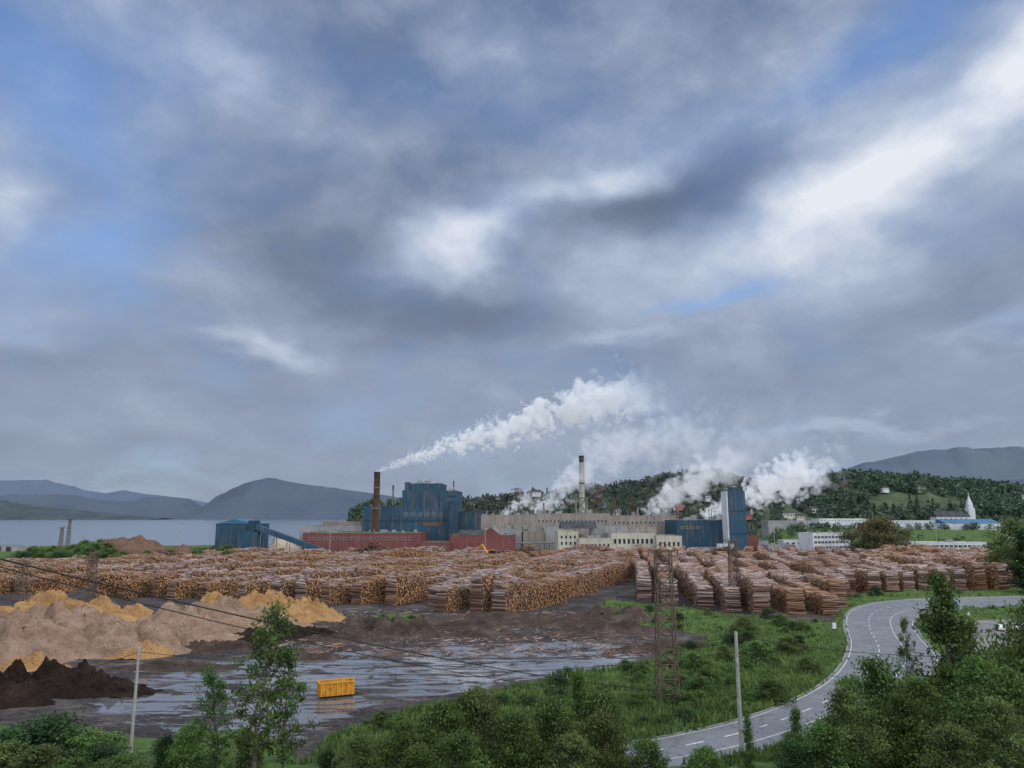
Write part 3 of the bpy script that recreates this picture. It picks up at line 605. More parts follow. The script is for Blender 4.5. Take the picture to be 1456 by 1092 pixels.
class Bl:
    def __init__(s,name,Y,rz=0,u=728):
        s.Y=Y; s.x=(u-728)/1076*Y; s.e=empty(name,(s.x,Y,0),rz)
    def q(s,name,quads,mat):
        qq=Q(); qq.add(quads); return qq.obj(name,[mat],s.e)
    def X(s,u): return (u-728)/1076*s.Y-s.x
    def Zv(s,v): return W(728,v,s.Y)[1]
    def block(s,u0,u1,vt,dep,wall,roof=None,y0=0,z0=0,par=.6,nm='walls'):
        x0,x1,zt=s.X(u0),s.X(u1),s.Zv(vt)
        s.q(nm,box(x0,x1,y0,y0+dep,z0,zt),wall)
        rm=roof or roofg
        s.q('roof',box(x0+.4,x1-.4,y0+.4,y0+dep-.4,zt+.003,zt+.12),rm)
        t=.4
        s.q('parapet',box(x0-.08,x1+.08,y0-.08,y0+t-.02,zt+.002,zt+par)+box(x0-.08,x1+.08,y0+dep-t+.02,y0+dep+.08,zt+.002,zt+par)+box(x0-.08,x0+t-.02,y0+t,y0+dep-t,zt+.002,zt+par)+box(x1-t+.02,x1+.08,y0+t,y0+dep-t,zt+.002,zt+par),wall)
        return x0,x1,zt
    def windows(s,x0,x1,z0,z1,n,rows,y=0,fill=.6,hf=.55):
        gq=[];fq=[];dx=(x1-x0)/n;dz=(z1-z0)/rows
        for i in range(n):
            for j in range(rows):
                a=x0+dx*(i+.5-fill/2);c=x0+dx*(i+.5+fill/2);e=z0+dz*(j+.5-hf/2);f=z0+dz*(j+.5+hf/2);t=.14
                gq+=box(a+t,c-t,y-.04,y+.2,e+t,f-t)
                fq+=box(a,c,y-.12,y+.1,e,e+t)+box(a,c,y-.12,y+.1,f-t,f)+box(a,a+t,y-.118,y+.1,e+t,f-t)+box(c-t,c,y-.118,y+.1,e+t,f-t)
                if c-a>2.2: fq+=box((a+c)/2-.07,(a+c)/2+.07,y-.1,y+.1,e+t,f-t)
        s.q('windows',gq,glass); s.q('window_frames',fq,framem)
    def doors(s,xsl,w,h,y=0):
        qd=[]
        for xx in xsl: qd+=box(xx-w/2,xx+w/2,y-.1,y+.1,.0,h)
        s.q('doors',qd,blackm)
    def clutter(s,x0,x1,y0,y1,z,n,seed,hmax=3):
        r=random.Random(seed); a=[];b_=[];c=[]
        for k in range(n):
            xx=r.uniform(x0,x1);yy=r.uniform(y0,y1);t=r.random()
            if t<.45: w=r.uniform(.8,2.5);a+=box(xx-w,xx+w,yy-w*.7,yy+w*.7,z+.13,z+r.uniform(.8,hmax))
            elif t<.8: b_+=tube((xx,yy,z),(xx,yy,z+r.uniform(1,hmax*1.6)),.35,.35,6,True)
            else: c+=tube((xx,yy,z+1),(xx+r.uniform(-12,12),yy+r.uniform(-3,3),z+1),.3,.3,6,True)
        for nm,q_,m in(('roof_units',a,greyw),('vents',b_,steel),('pipes',c,steel)):
            if q_: s.q(nm,q_,m)
B_=Bl('conveyor_house',545,-.12,340)
x0,x1,zt=B_.block(306,362,746,26,steelb,roofb)
B_.q('gable_roof',gable(x0,x1,0,26,zt+.6,zt+4,'y'),roofb)
B_.block(348,377,757,8,steelb,y0=-9,nm='annex')
xa,za=B_.X(362),B_.Zv(742); xb,zb_=B_.X(478),B_.Zv(781)
def ramp(xa,za,xb,zb,y0,y1,t):
    return [[(xa,y0,za-t),(xb,y0,zb-t),(xb,y0,zb),(xa,y0,za)],[(xa,y1,za-t),(xb,y1,zb-t),(xb,y1,zb),(xa,y1,za)],[(xa,y0,za),(xb,y0,zb),(xb,y1,zb),(xa,y1,za)],[(xa,y0,za-t),(xb,y0,zb-t),(xb,y1,zb-t),(xa,y1,za-t)],[(xa,y0,za-t),(xa,y0,za),(xa,y1,za),(xa,y1,za-t)],[(xb,y0,zb-t),(xb,y0,zb),(xb,y1,zb),(xb,y1,zb-t)]]
B_.q('conveyor_gallery',ramp(xa,za,xb,zb_,-8,-3.5,3.6),steelb)
lg=[]
for k in range(1,6):
    f=k/6; xx=xa+(xb-xa)*f; z1=za+(zb_-za)*f-3.6
    lg+=tube((xx,-8,0),(xx,-8,z1),.25,.25,4)+tube((xx,-3.5,0),(xx,-3.5,z1),.25,.25,4)+tube((xx-3,-8,0),(xx,-8,z1),.15,.15,4)
B_.q('legs',lg,steel); B_.doors([x0+6,x0+14],5,6)
B_.q('transfer_tower',box(B_.X(362)+.2,B_.X(372),-8.5,-.2,0,B_.Zv(740)),steeld)
B_=Bl('boiler_house',600,-.05,582)
a,c,z=B_.block(515,571,720,40,steelb); B_.clutter(a+3,c-3,5,30,z,8,1)
a,c,z=B_.block(571,633,698,42,steelb,y0=.05); B_.block(577,626,688,30,steelb,y0=5,z0=z+.2,par=.5)
B_.block(633,650,699,36,steelb,y0=.1); B_.block(574,580,686,5,steelb,y0=1,z0=z+.2,par=.3)
z2=B_.Zv(687)
B_.clutter(B_.X(580),B_.X(622),8,28,z2,10,3,4); B_.clutter(B_.X(634),B_.X(648),4,28,B_.Zv(699),4,6,3)
B_.windows(B_.X(572),B_.X(632),B_.Zv(735),B_.Zv(728),6,1); B_.q('band',box(B_.X(515)-.2,B_.X(650)+.2,-.25,-.1,B_.Zv(741),B_.Zv(739)),steeld)
B_.q('brown_louvre',box(B_.X(600),B_.X(628),-.3,-.1,B_.Zv(748),B_.Zv(742)),rust)
dk=[]
for k in range(5): dk+=box(B_.X(588+k*9),B_.X(588+k*9)+.4,-.2,-.1,B_.Zv(722),B_.Zv(702))
for vv in(706,714): dk+=box(B_.X(635),B_.X(648),-.3,-.1,B_.Zv(vv),B_.Zv(vv-1.5))
B_.q('downpipes',dk,steeld)
B_.block(650,684,729,30,steeld); B_.block(640,652,716,12,steeld,y0=-6)
def stack(name,u,vt,Y,r0,r1,mat,cap,bands=()):
    x,zt=W(u,vt,Y); e=empty(name,(x,Y,0)); qq=Q(); n=20; segs=24
    for k in range(n):
        f0,f1=k/n,(k+1)/n; qq.add(tube((0,0,zt*f0),(0,0,zt*f1),r0+(r1-r0)*f0,r0+(r1-r0)*f1,segs))
    qq.obj('shaft',[mat],e)
    c=Q(); c.add(tube((0,0,zt-zt*.07),(0,0,zt+.05),r1*1.06,r1*1.1,segs)); c.add(tube((0,0,zt-zt*.3),(0,0,zt-zt*.29),r1*1.3,r1*1.3,segs)); c.obj('cap',[cap],e)
    b3=Q()
    for f in bands: b3.add(tube((0,0,zt*f),(0,0,zt*f+.5),(r0+(r1-r0)*f)*1.25,(r0+(r1-r0)*f)*1.25,segs)); b3.add(tube((0,0,zt*f+1.3),(0,0,zt*f+1.4),(r0+(r1-r0)*f)*1.4,(r0+(r1-r0)*f)*1.4,segs))
    b3.add(tube((r0+.3,-r0*.7,0),(r1+.3,-r1*.7,zt),.12,.12,4)); b3.obj('platforms',[steel],e)
    return e
stack('chimney',536.5,671,590,2.7,2.3,brownst,blackm,bands=(.55,.8))
stack('chimney',826.5,648,660,3.0,2.0,conc,blackm,bands=(.35,.6,.96))
for u,vt,r_ in((559,690,.5),(645,684,.4),(692,722,.6),(745,722,.5),(1008,716,.5),(905,722,.5),(773,715,.5),(880,718,.4)): stack('vent_pipe',u,vt,610,r_,r_,steel,blackm,bands=(.9,))
B_=Bl('red_mill_building',545,.02,580)
a,c,z=B_.block(432,598,759,55,redw,roofgr); B_.clutter(a+5,c-5,8,50,z,14,11,2.5); B_.windows(a+5,c-5,z-4.5,z-2,16,1,hf=.7)
B_.doors([a+20,a+42,c-14],5,5)
a,c,z=B_.block(598,642,772,40,redw,roofgr,y0=-5); B_.windows(a+3,c-3,z-4,z-1.5,5,1,y=-5)
a,c,z=B_.block(640,733,762,45,redw,roofgr,y0=-2); B_.q('roof_monitor',gable(a+6,c-20,8,20,z+.7,z+4,'x'),roofd)
B_.q('saw_roof',gable(a+22,a+36,0,20,z+.2,z+6,'y'),redw); B_.clutter(a+2,c-2,4,36,z,10,13,3); B_.windows(a+3,c-3,2,6,7,1,y=-2)
B_.doors([a+5,c-8],4,5,y=-2)
B_=Bl('turbine_hall',605,.02,560)
a,c,z=B_.block(428,660,749,30,greyw,roofgr); B_.clutter(a+5,c-5,4,26,z,26,21,3)
a,c,z=B_.block(455,520,743,20,brick,roofgr,y0=8)
B_=Bl('paper_machine_hall',600,.03,820)
a,c,z=B_.block(684,760,733,60,brick); B_.clutter(a+2,c-2,4,50,z,12,31,4)
a,c,z=B_.block(760,868,731,60,brick,y0=.05); B_.clutter(a+2,c-2,4,50,z,16,32,4); B_.windows(a+2,c-2,z-8,z-3,18,1,y=.05,fill=.45)
a,c,z=B_.block(868,962,734,55,brick,y0=.1); B_.clutter(a+2,c-2,4,50,z,10,33,4); B_.windows(a+2,c-2,z-7,z-3,14,1,y=.1,fill=.45)
B_.block(690,740,752,20,greyw,y0=-22); B_.block(742,770,756,18,brick,y0=-24); B_.block(771,800,749,18,greyw,y0=-20); B_.block(730,790,744,14,brick,y0=-18)
B_.clutter(B_.X(692),B_.X(798),-20,-6,B_.Zv(752),14,34,4)
PB=[];x0_,x1_=B_.X(700),B_.X(800)
for k in range(9):
    xx=x0_+(x1_-x0_)*k/8; PB+=tube((xx,-40,0),(xx,-40,9),.3,.3,4)+tube((xx,-37,0),(xx,-37,9),.3,.3,4)+box(xx-.2,xx+.2,-40.5,-36.5,9,9.4)
for yy,zz_,rr in((-39.5,9.9,.45),(-38.4,9.8,.35),(-37.3,10,.5)): PB+=tube((x0_,yy,zz_),(x1_,yy,zz_),rr,rr,6,True)
B_.q('pipe_bridge',PB,steel)
def lattice(qq,x,y,z0,z1,w0,w1,n,r_=.12,diag=True):
    P=lambda f,sx,sy:(x+sx*(w0+(w1-w0)*f)/2,y+sy*(w0+(w1-w0)*f)/2,z0+(z1-z0)*f)
    cs=[(-1,-1),(1,-1),(1,1),(-1,1)]
    for i in range(n):
        f0,f1=i/n,(i+1)/n
        for k in range(4):
            c0,c1=cs[k],cs[(k+1)%4]
            qq.add(tube(P(f0,*c0),P(f1,*c0),r_,r_,4)); qq.add(tube(P(f1,*c0),P(f1,*c1),r_*.6,r_*.6,4))
            if diag: qq.add(tube(P(f0,*c0),P(f1,*c1),r_*.55,r_*.55,4)); qq.add(tube(P(f0,*c1),P(f1,*c0),r_*.55,r_*.55,4))
x,z=W(826,708,640); qq=Q(); lattice(qq,x,640,20,z,9,9,2,.5); qq.add(box(x-5,x+5,635,645,z,z+.5)); qq.obj('steel_frame_tower',[steel])
B_=Bl('cream_mill_building',530,.03,880)
a,c,z=B_.block(793,822,756,30,cream); B_.windows(a+1,c-1,z-10,z-1.5,4,2,fill=.5); B_.q('gable_roof',gable(B_.X(800),B_.X(850),8,26,z+2,z+7,'x'),roofd)
a,c,z=B_.block(822,868,766,28,cream,y0=-4); B_.windows(a+1,c-1,2,z-2,7,2,y=-4,fill=.55); B_.clutter(a+2,c-2,2,20,z,6,41,3)
a,c,z=B_.block(868,930,759,30,cream,y0=-2); B_.windows(a+1,c-1,1.5,z-1.5,9,2,y=-2,fill=.6,hf=.5); B_.clutter(a+2,c-2,2,24,z,8,42,3)
a,c,z=B_.block(930,966,763,34,cream,y0=-6); B_.windows(a+1,c-1,1.5,z-2,5,2,y=-6,fill=.55); B_.clutter(a+2,c-2,2,24,z,5,43,2)
B_.block(846,900,750,14,greyw,y0=24); B_.block(900,945,752,14,brick,y0=26)
B_=Bl('blue_process_building',560,.02,1010)
a,c,z=B_.block(962,1034,741,40,steelb,roofb); B_.windows(a+2,c-20,z-6,z-3,4,1); B_.clutter(a+4,c-3,4,34,z,26,51,6)
B_.doors([a+8,a+22],5,6)
B_.block(975,1030,778,12,greyw,y0=-14,par=.3); B_.q('silos',sum([tube((B_.X(u),-16,0),(B_.X(u),-16,B_.Zv(772)),2.2,2.2,6,True) for u in(1012,1020,1028)],[]),white)
B_=Bl('digester_tower',545,.0,1048)
a,c,z=B_.block(1036,1061,699,14,steelb,par=.8); B_.q('corner_strip',box(a-.9,a-.09,-.1,13.8,0,z+.3),white)
B_.q('tower_top',box(a+4,c-.3,3,12,z+.6,z+3.4),steeld); B_.q('stair',box(c+.1,c+1.4,5,9,0,z-6),steel)
B_.q('panel_band',box(a,c,-.3,-.09,z-14,z-13.2)+box(a,c,-.3,-.09,z-30,z-29.2),steeld)
B_.block(1061,1078,762,20,redw,y0=2); B_.block(1078,1092,770,20,greyw,y0=2)
def office(name,u0,u1,vt,Y,dep,rows,n,wall,fill=.8,rz=0,roof=None,hf=.5):
    B_=Bl(name,Y,rz,(u0+u1)/2); a,c,z=B_.block(u0,u1,vt,dep,wall,roof); zg=gz1(B_.x,Y)+.8
    if z-zg>2: B_.windows(a+.6,c-.6,max(zg,z-3.6*rows),z-.4,n,rows,fill=fill,hf=hf)
    B_.clutter(a+2,c-2,3,dep-3,z,3,int(u0),2); return B_
office('office_building',1150,1210,759,520,16,3,10,white,rz=.25)
office('office_building',1292,1398,772,500,14,2,16,white,rz=-.03)
office('warehouse',1268,1395,741,800,30,1,24,white,.4,roof=roofb,rz=-.05,hf=.3)
office('warehouse',1092,1156,741,830,24,1,12,greyw,.4,hf=.3); office('warehouse',1165,1235,738,900,24,1,14,white,.5,hf=.3)
office('warehouse',1232,1262,745,720,20,1,6,redw,.5,hf=.3)
B_=Bl('arena',780,-.05,1390); a,c,z=B_.block(1345,1420,745,30,white); B_.q('barrel_roof',gable(a,c,0,30,z+.6,z+5,'x'),roofb)
office('warehouse',1090,1128,776,530,14,1,6,greyw,.5); office('garage',1112,1148,769,600,14,1,4,white,.6)
B_=Bl('warehouse',640,.1,15); a,c,z=B_.block(-20,46,778,16,greyw,roofd); B_.doors([a+6,a+14,a+22],4,4)
B_=Bl('church',840,.0,1365)
a,c=B_.X(1332),B_.X(1380); z=B_.Zv(735)
B_.q('nave_walls',box(a,c,0,13,0,z),white); B_.q('nave_roof',gable(a,c,0,13,z+.01,z+6.5,'x'),roofd)
B_.windows(a+2,c-2,z-5,z-.6,6,1,fill=.3,hf=.8)
tx0,tx1=B_.X(1380),B_.X(1389); zt=B_.Zv(722); xm=(tx0+tx1)/2
B_.q('steeple_tower',box(tx0,tx1,2,9,0,zt)+box(tx0+1,tx1-1,3,8,zt,zt+4),white)
w=2.4; zs=B_.Zv(703)
B_.q('spire',[[(xm-w,5.5-w,zt+4),(xm+w,5.5-w,zt+4),(xm,5.5,zs),(xm,5.5,zs)],[(xm+w,5.5-w,zt+4),(xm+w,5.5+w,zt+4),(xm,5.5,zs),(xm,5.5,zs)],[(xm+w,5.5+w,zt+4),(xm-w,5.5+w,zt+4),(xm,5.5,zs),(xm,5.5,zs)],[(xm-w,5.5+w,zt+4),(xm-w,5.5-w,zt+4),(xm,5.5,zs),(xm,5.5,zs)]],white)
B_.q('spire_cross',box(xm-.15,xm+.15,5.4,5.6,zs-.5,zs+2.5)+box(xm-.8,xm+.8,5.38,5.62,zs+1.2,zs+1.5),white)
cols=[(.55,.55,.55),(.45,.41,.35),(.30,.11,.09),(.22,.28,.35),(.5,.48,.42)]
hms=[simple('house_wall',tuple(k*.85 for k in c),c,.3) for c in cols]
def house(x,y,z,s,seed):
    r=random.Random(seed); e=empty('house',(x,y,z),r.uniform(-.5,.5)); w,d,h=s*r.uniform(4,6.5),s*4,s*r.uniform(4,6)
    wq=Q(); wq.add(box(-w,w,-d,d,-3,h)); wq.obj('walls',[r.choice(hms)],e); rq=Q(); rq.add(gable(-w,w,-d,d,h,h+3*s,'x')); rq.obj('roof',[roofd],e)
    g_=Q(); n=3
    for i in range(n):
        cx=-w+(i+.5)*2*w/n
        for zz_ in(1.2,h-2.2): g_.add(box(cx-.6,cx+.6,-d-.06,-d+.1,zz_,zz_+1.4))
    g_.obj('windows',[glass],e)
R=random.Random(9)
for Hg,n in((HB,40),(HA,14)):
    for k in range(n):
        j=R.randint(2,9); i=R.randint(2,Hg.shape[1]-3)
        if Hg is HA and i>Hg.shape[1]*.6: continue
        p=Hg[j,i]; house(p[0],p[1]-4,p[2]+2,.9,k)
for u,Yy in((1100,900),(1120,950),(1145,900),(1180,940),(1210,960),(1430,700),(1445,640),(1420,860)): xx=(u-728)/1076*Yy; house(xx,Yy,gz1(xx,Yy),.9,int(u))
# ---------------------------------------------------------------- pylons, poles, wires
def pylon(name,u,vb,vt,w0,w1,n,arms,r_=.09,Y=None):
    x,y=G(u,vb) if Y is None else ((u-728)/1076*Y,Y); zt=W(u,vt,y)[1]; qq=Q(); lattice(qq,x,y,0 if Y is None else -2,zt,w0,w1,n,r_)
    for f,aw in arms:
        za=zt*f
        for s in(-1,1):
            qq.add(tube((x,y-.3,za),(x+s*aw,y,za+.3),r_*.8,r_*.6,4)); qq.add(tube((x,y+.3,za),(x+s*aw,y,za+.3),r_*.8,r_*.6,4)); qq.add(tube((x,y,za+1.4),(x+s*aw,y,za+.3),r_*.6,r_*.5,4))
            qq.add(tube((x+s*aw,y,za+.3),(x+s*aw,y,za-.8),.12,.08,6))
    qq.obj(name,[rust]); return x,y,zt
PY=pylon('transmission_tower',950,1005,782,3.2,2.3,11,[(.99,2.4),(.86,2.2)],.11)
pylon('transmission_tower',1046,868,768,3.2,2.0,9,[(.98,3),(.85,3)],.15)
pylon('transmission_tower',126,862,786,3.0,1.8,8,[(.98,2.6),(.85,2.6)],.14)
pylon('transmission_tower',28,856,800,3.0,1.8,6,[(.98,2.4)],.14)
pylon('transmission_tower',90,790,750,3,1.5,6,[(.97,3)],.2,Y=640); pylon('transmission_tower',100,790,738,3,1.5,6,[(.97,3)],.2,Y=660)
for u in(842,853,872,899,928,735): pylon('transmission_tower',u,0,694 if u<860 else 708,7,2.5,6,[(.97,6),(.82,7),(.7,5)],.3,Y=700)
def pole(u,Y,vt,r_=.2,arm=2.0,mat=conc):
    x,zt=W(u,vt,Y); z0=gz1(x,Y)-.3; e=empty('utility_pole',(x,Y,z0)); h=zt-z0
    q1=Q(); q1.add(tube((0,0,0),(0,0,h),r_*1.25,r_*.85,12)); q1.add(tube((0,0,h),(0,0,h+.03),r_*.85,.01,12)); q1.obj('post',[mat],e)
    q2=Q(); q2.add(box(-arm,arm,-.12,.02,h-1.2,h-1.02))
    for s in(-1,-.4,.4,1): q2.add(tube((s*arm*.92,-.05,h-1.02),(s*arm*.92,-.05,h-.7),.07,.04,6))
    q2.obj('crossarm',[steel],e)
    return x,Y,zt
polem=simple('weathered_pole',(.24,.23,.21),(.36,.35,.33),1.5)
pa=pole(198,100,921,.18,.15,polem); pb=pole(1046,101,898,.24,.15,polem)
for u,Yy,vt in((258,560,742),(1128,480,778),(1388,420,790),(1100,560,750),(1415,560,755),(1240,700,728),(1330,600,750),(690,520,752),(470,530,752)): pole(u,Yy,vt,.2,1.2)
wm_=simple('wire',(.02,.02,.02),(.03,.03,.03),1.)
wq=Q()
def wire(p0,p1,sag,r_=.025,n=36):
    p0=np.array(p0);p1=np.array(p1)
    pts=[p0+(p1-p0)*t-np.array([0,0,4*sag*t*(1-t)]) for t in np.linspace(0,1,n)]
    wq.add(np.array(polytube(pts,r_,4)))
def wp(u,v,Y): x,z=W(u,v,Y); return (x,Y,z)
e0=wp(-60,780,50)
wire(e0,wp(935,982,126),1.2,.055); wire(wp(-60,790,52),wp(935,990,126),1.8,.04)
wire(wp(-60,985,95),(pa[0],pa[1],pa[2]-.5),.8,.035); wire((pa[0],pa[1],pa[2]-.5),(pb[0],pb[1],pb[2]-.6),2.6,.035); wire((pa[0],pa[1],pa[2]-1.6),(pb[0],pb[1],pb[2]-2.5),2.2,.035)
wire((pb[0],pb[1],pb[2]-.5),wp(1560,925,90),1.5,.035); wire((pb[0],pb[1],pb[2]-3),wp(1560,985,90),1.5,.03)
wire((PY[0],PY[1],PY[2]),(G(1046,868)[0],G(1046,868)[1],W(1046,770,G(1046,868)[1])[1]),2,.03)
wq.obj('power_line',[wm_])
# ---------------------------------------------------------------- dumpster
x,y=G(477,990); e=empty('dumpster',(x,y,0),.42); e.scale=(.92,.92,1.); Lh,Wh,h0,h1=3.1,1.25,.35,2.5
q1=Q(); t=.07
q1.add(box(-Lh,Lh,-Wh,-Wh+t,h0,h1)+box(-Lh,Lh,Wh-t,Wh,h0,h1)+box(-Lh,-Lh+t,-Wh+t,Wh-t,h0,h1-.002)+box(Lh-t,Lh,-Wh+t,Wh-t,h0,h1-.002)+box(-Lh+t,Lh-t,-Wh+t,Wh-t,h0,h0+.1)); q1.obj('shell',[simple('yellow_panel',(.33,.14,.02),(.60,.29,.03),1.2,.6)],e)
q2=Q()
for k in range(7):
    xx=-Lh+.25+k*(2*Lh-.5)/6
    for s in(-1,1): ya,yb=sorted((s*(Wh+.003),s*(Wh+.16))); q2.add(box(xx-.09,xx+.09,ya,yb,h0,h1-.16))
for s in(-1,1):
    ya,yb=sorted((s*(Wh-.02),s*(Wh+.18))); q2.add(box(-Lh-.05,Lh+.05,ya,yb,h1-.15,h1+.05)); xa_,xb_=sorted((s*(Lh-.02),s*(Lh+.14))); q2.add(box(xa_,xb_,-Wh,Wh,h1-.14,h1+.04))
    for k in range(3): yy=-Wh+.4+k*.85; xa_,xb_=sorted((s*(Lh+.003),s*(Lh+.13))); q2.add(box(xa_,xb_,yy-.07,yy+.07,h0,h1-.16))
q2.obj('ribs',[yel],e)
q3=Q(); q3.add(box(-Lh,Lh,-.6,-.45,.12,h0-.01)+box(-Lh,Lh,.45,.6,.12,h0-.01)+box(-Lh+t+.01,Lh-t-.01,-Wh+t+.01,Wh-t-.01,h0+.12,h0+.35)); q3.obj('skids_and_rust',[yrust],e)
q4=Q()
for sx in(-1,1):
    for sy in(-1,1): q4.add(tube((sx*2.5,sy*.75,.18),(sx*2.5,sy*1.0,.18),.2,.2,6,True))
q4.obj('rollers',[rubber],e)
# ---------------------------------------------------------------- machines & cars
def loader(u,v,rz,s=1):
    x,y=G(u,v); e=empty('log_loader',(x,y,0),rz); e.scale=(s,)*3
    a=Q(); a.add(box(-2.2,2.2,-1.9,-1.2,.1,1.1)+box(-2.2,2.2,1.2,1.9,.1,1.1)); a.obj('tracks',[rubber],e)
    a=Q(); a.add(box(-2.3,1.6,-1.4,1.4,1.2,2.6)+box(-2.2,-.8,-1.2,1.2,2.6,3.1)); a.obj('body',[yel],e)
    a=Q(); a.add(box(.3,1.8,-1.35,-.1,2.62,4.4)); a.obj('cab',[glass],e); a=Q(); a.add(box(.2,1.9,-1.45,0,4.4,4.55)); a.obj('cab_roof',[yel],e)
    a=Q(); a.add(tube((1.2,.5,2.2),(4.2,.5,6.2),.32,.25,4,True)); a.add(tube((4.2,.5,6.2),(6.8,.5,4.2),.25,.18,4,True)); a.add(tube((2,.5,2.6),(3.4,.5,5.4),.1,.1,6)); a.obj('boom',[yel],e)
    a=Q()
    for sg in(-1,1): a.add(tube((6.8,.5,4.2),(6.8+sg*.7,.5,3.4),.12,.1,4)); a.add(tube((6.8+sg*.7,.5,3.4),(6.8+sg*.2,.5,2.5),.1,.04,4))
    a.obj('grapple',[blackm],e)
loader(702,802,2.6,1.9)
def car(x,y,rz,mat,z=0):
    e=empty('parked_car',(x,y,z),rz); pr=[(-2.2,.35),(2.2,.35),(2.25,.75),(1.9,.95),(1.2,1.0),(.6,1.45),(-1.0,1.5),(-1.7,1.0),(-2.2,.95)]
    bm=bpy.data.meshes.new('body'); n=len(pr); vs=[(a,-.88+.12*(b_>1.2),b_) for a,b_ in pr]+[(a,.88-.12*(b_>1.2),b_) for a,b_ in pr]
    fs=[list(range(n)),[n+k for k in range(n)][::-1]]+[[k,(k+1)%n,n+(k+1)%n,n+k] for k in range(n)]; bm.from_pydata(vs,[],fs); bm.materials.append(mat); link(bpy.data.objects.new('body',bm),e)
    g_=Q(); g_.add([[(-1.45,-.9,1.03),(1.0,-.9,1.03),(.55,-.79,1.4),(-.95,-.79,1.42)],[(-1.45,.9,1.03),(1.0,.9,1.03),(.55,.79,1.4),(-.95,.79,1.42)],[(1.18,-.7,1.04),(1.18,.7,1.04),(.64,.65,1.45),(.64,-.65,1.45)]]); g_.obj('glass',[glass],e)
    w_=Q()
    for sx in(-1.35,1.35):
        for sy in(-1,1): w_.add(tube((sx,sy*.7,.33),(sx,sy*.92,.33),.33,.33,6,True))
    w_.obj('wheels',[rubber],e)
cm=[simple('car_paint',c,c,1.,.3) for c in((.6,.6,.6),(.05,.05,.06),(.3,.02,.02),(.3,.32,.35),(.04,.08,.2))]
for k in range(12):
    Yy=R.uniform(470,515); u=R.uniform(1110,1290); car((u-728)/1076*Yy,Yy,R.uniform(-.2,.2)+(0 if k%2 else 1.57),cm[k%5])
for u,v in((1420,896),(1440,898)): x,y=G(u,v); car(x,y,1.3,cm[0],.04)
def sign(u,v,h,w_,hh,rz=0):
    x,y=G(u,v); e=empty('traffic_sign',(x,y,0),rz); a=Q(); a.add(tube((0,0,0),(0,0,h),.06,.06,6)); a.obj('post',[steel],e); a=Q(); a.add(box(-w_/2,w_/2,-.1,-.07,h-hh,h)); a.obj('panel',[white],e)
sign(1187,902,2.9,1.1,1.5,.2); sign(1378,884,2.6,.8,.8)
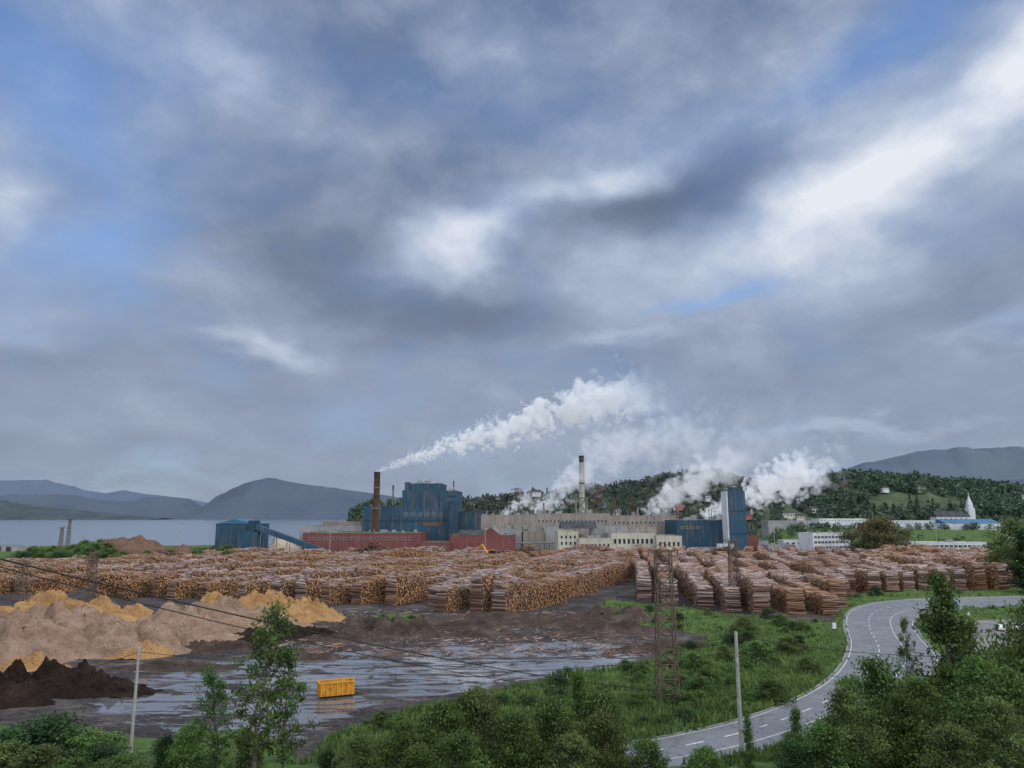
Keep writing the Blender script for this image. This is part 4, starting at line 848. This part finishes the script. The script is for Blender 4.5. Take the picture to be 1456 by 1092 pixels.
# ---------------------------------------------------------------- steam (scattering volumes with added emission)
def plume(name,p0,p1,r0,r1,bend,dens,seed,fade=.6,nscale=1.1,emis=.27,bill=1.1,soft=0.,core=.85,step=.6):
    p0=Vector(p0);p1=Vector(p1);d=p1-p0;L=d.length; wmax=max(r0,r1)*1.7
    me=qmesh(name,np.array(box(-1,L,-wmax,wmax,-wmax-max(0,-bend),wmax+max(0,bend))),[])
    bm=bmesh.new(); bm.from_mesh(me); bmesh.ops.remove_doubles(bm,verts=bm.verts,dist=.001); bmesh.ops.recalc_face_normals(bm,faces=bm.faces); bm.to_mesh(me); bm.free()
    o=link(bpy.data.objects.new(name,me)); o.location=p0
    ex=d.normalized(); ey=Vector((0,0,1)).cross(ex).normalized(); ez=ex.cross(ey)
    o.rotation_euler=Matrix((ex,ey,ez)).transposed().to_euler()
    m=bpy.data.materials.new(name+'_volume'); m.use_nodes=True; nt=m.node_tree; nt.nodes.remove(nt.nodes['Principled BSDF'])
    x,y,z=SEP(nt,OBJ(nt))[:3]
    t=M(nt,'DIVIDE',M(nt,'MAXIMUM',x,0.),L,clamp=True)
    rad=M(nt,'ADD',r0,M(nt,'MULTIPLY',t,r1-r0))
    zc=M(nt,'SUBTRACT',z,M(nt,'MULTIPLY',M(nt,'MULTIPLY',t,M(nt,'SUBTRACT',1.,t)),4*bend))
    rr=M(nt,'DIVIDE',M(nt,'SQRT',M(nt,'ADD',M(nt,'MULTIPLY',y,y),M(nt,'MULTIPLY',zc,zc))),rad)
    # along-axis coordinate stretched with the radius, so that the billows stay round
    lx=M(nt,'MULTIPLY',M(nt,'LOGARITHM',M(nt,'DIVIDE',rad,r0),math.e),L/(r1-r0))
    nv=VM(nt,'ADD',COMB(nt,lx,M(nt,'DIVIDE',y,rad),M(nt,'DIVIDE',zc,rad)),(seed*3.7,seed*1.3,0))
    n=NZ(nt,nv,nscale,5,.55,0.)
    vo=nt.nodes.new('ShaderNodeTexVoronoi'); vo.feature='F1'; vo.inputs['Scale'].default_value=2.4; vo.inputs['Detail'].default_value=1.; setin(nt,vo.inputs['Vector'],VM(nt,'ADD',nv,VM(nt,'MULTIPLY',NZ(nt,nv,2.5,1,.5,col=True),(.35,.35,.35))))
    s=M(nt,'ADD',M(nt,'SUBTRACT',core,rr),M(nt,'ADD',M(nt,'MULTIPLY',M(nt,'SUBTRACT',n,.5),2.3),M(nt,'MULTIPLY',M(nt,'SUBTRACT',.42,vo.outputs['Distance']),bill)))
    s=M(nt,'MULTIPLY',s,5.-soft,clamp=True)
    fd=M(nt,'MULTIPLY',M(nt,'SUBTRACT',1.,t),1/max(.01,1-fade),clamp=True)
    dn=M(nt,'MULTIPLY',M(nt,'MULTIPLY',s,M(nt,'POWER',fd,1.5)),M(nt,'DIVIDE',dens,rad))
    pv=nt.nodes.new('ShaderNodeVolumePrincipled'); pv.inputs['Color'].default_value=(.98,.985,1,1); pv.inputs['Anisotropy'].default_value=.2
    nt.links.new(dn,pv.inputs['Density'])
    nt.links.new(M(nt,'MULTIPLY',dn,emis),pv.inputs['Emission Strength']); pv.inputs['Emission Color'].default_value=(.84,.91,1,1)  # added glow stands in for multiple scattering and brightens the steam
    nt.links.new(pv.outputs[0],nt.nodes['Material Output'].inputs['Volume'])
    try: m.cycles.volume_step_rate=step
    except Exception: pass
    me.materials.append(m); return o
def wv(u,v,Y): x,z=W(u,v,Y); return (x,Y,z)
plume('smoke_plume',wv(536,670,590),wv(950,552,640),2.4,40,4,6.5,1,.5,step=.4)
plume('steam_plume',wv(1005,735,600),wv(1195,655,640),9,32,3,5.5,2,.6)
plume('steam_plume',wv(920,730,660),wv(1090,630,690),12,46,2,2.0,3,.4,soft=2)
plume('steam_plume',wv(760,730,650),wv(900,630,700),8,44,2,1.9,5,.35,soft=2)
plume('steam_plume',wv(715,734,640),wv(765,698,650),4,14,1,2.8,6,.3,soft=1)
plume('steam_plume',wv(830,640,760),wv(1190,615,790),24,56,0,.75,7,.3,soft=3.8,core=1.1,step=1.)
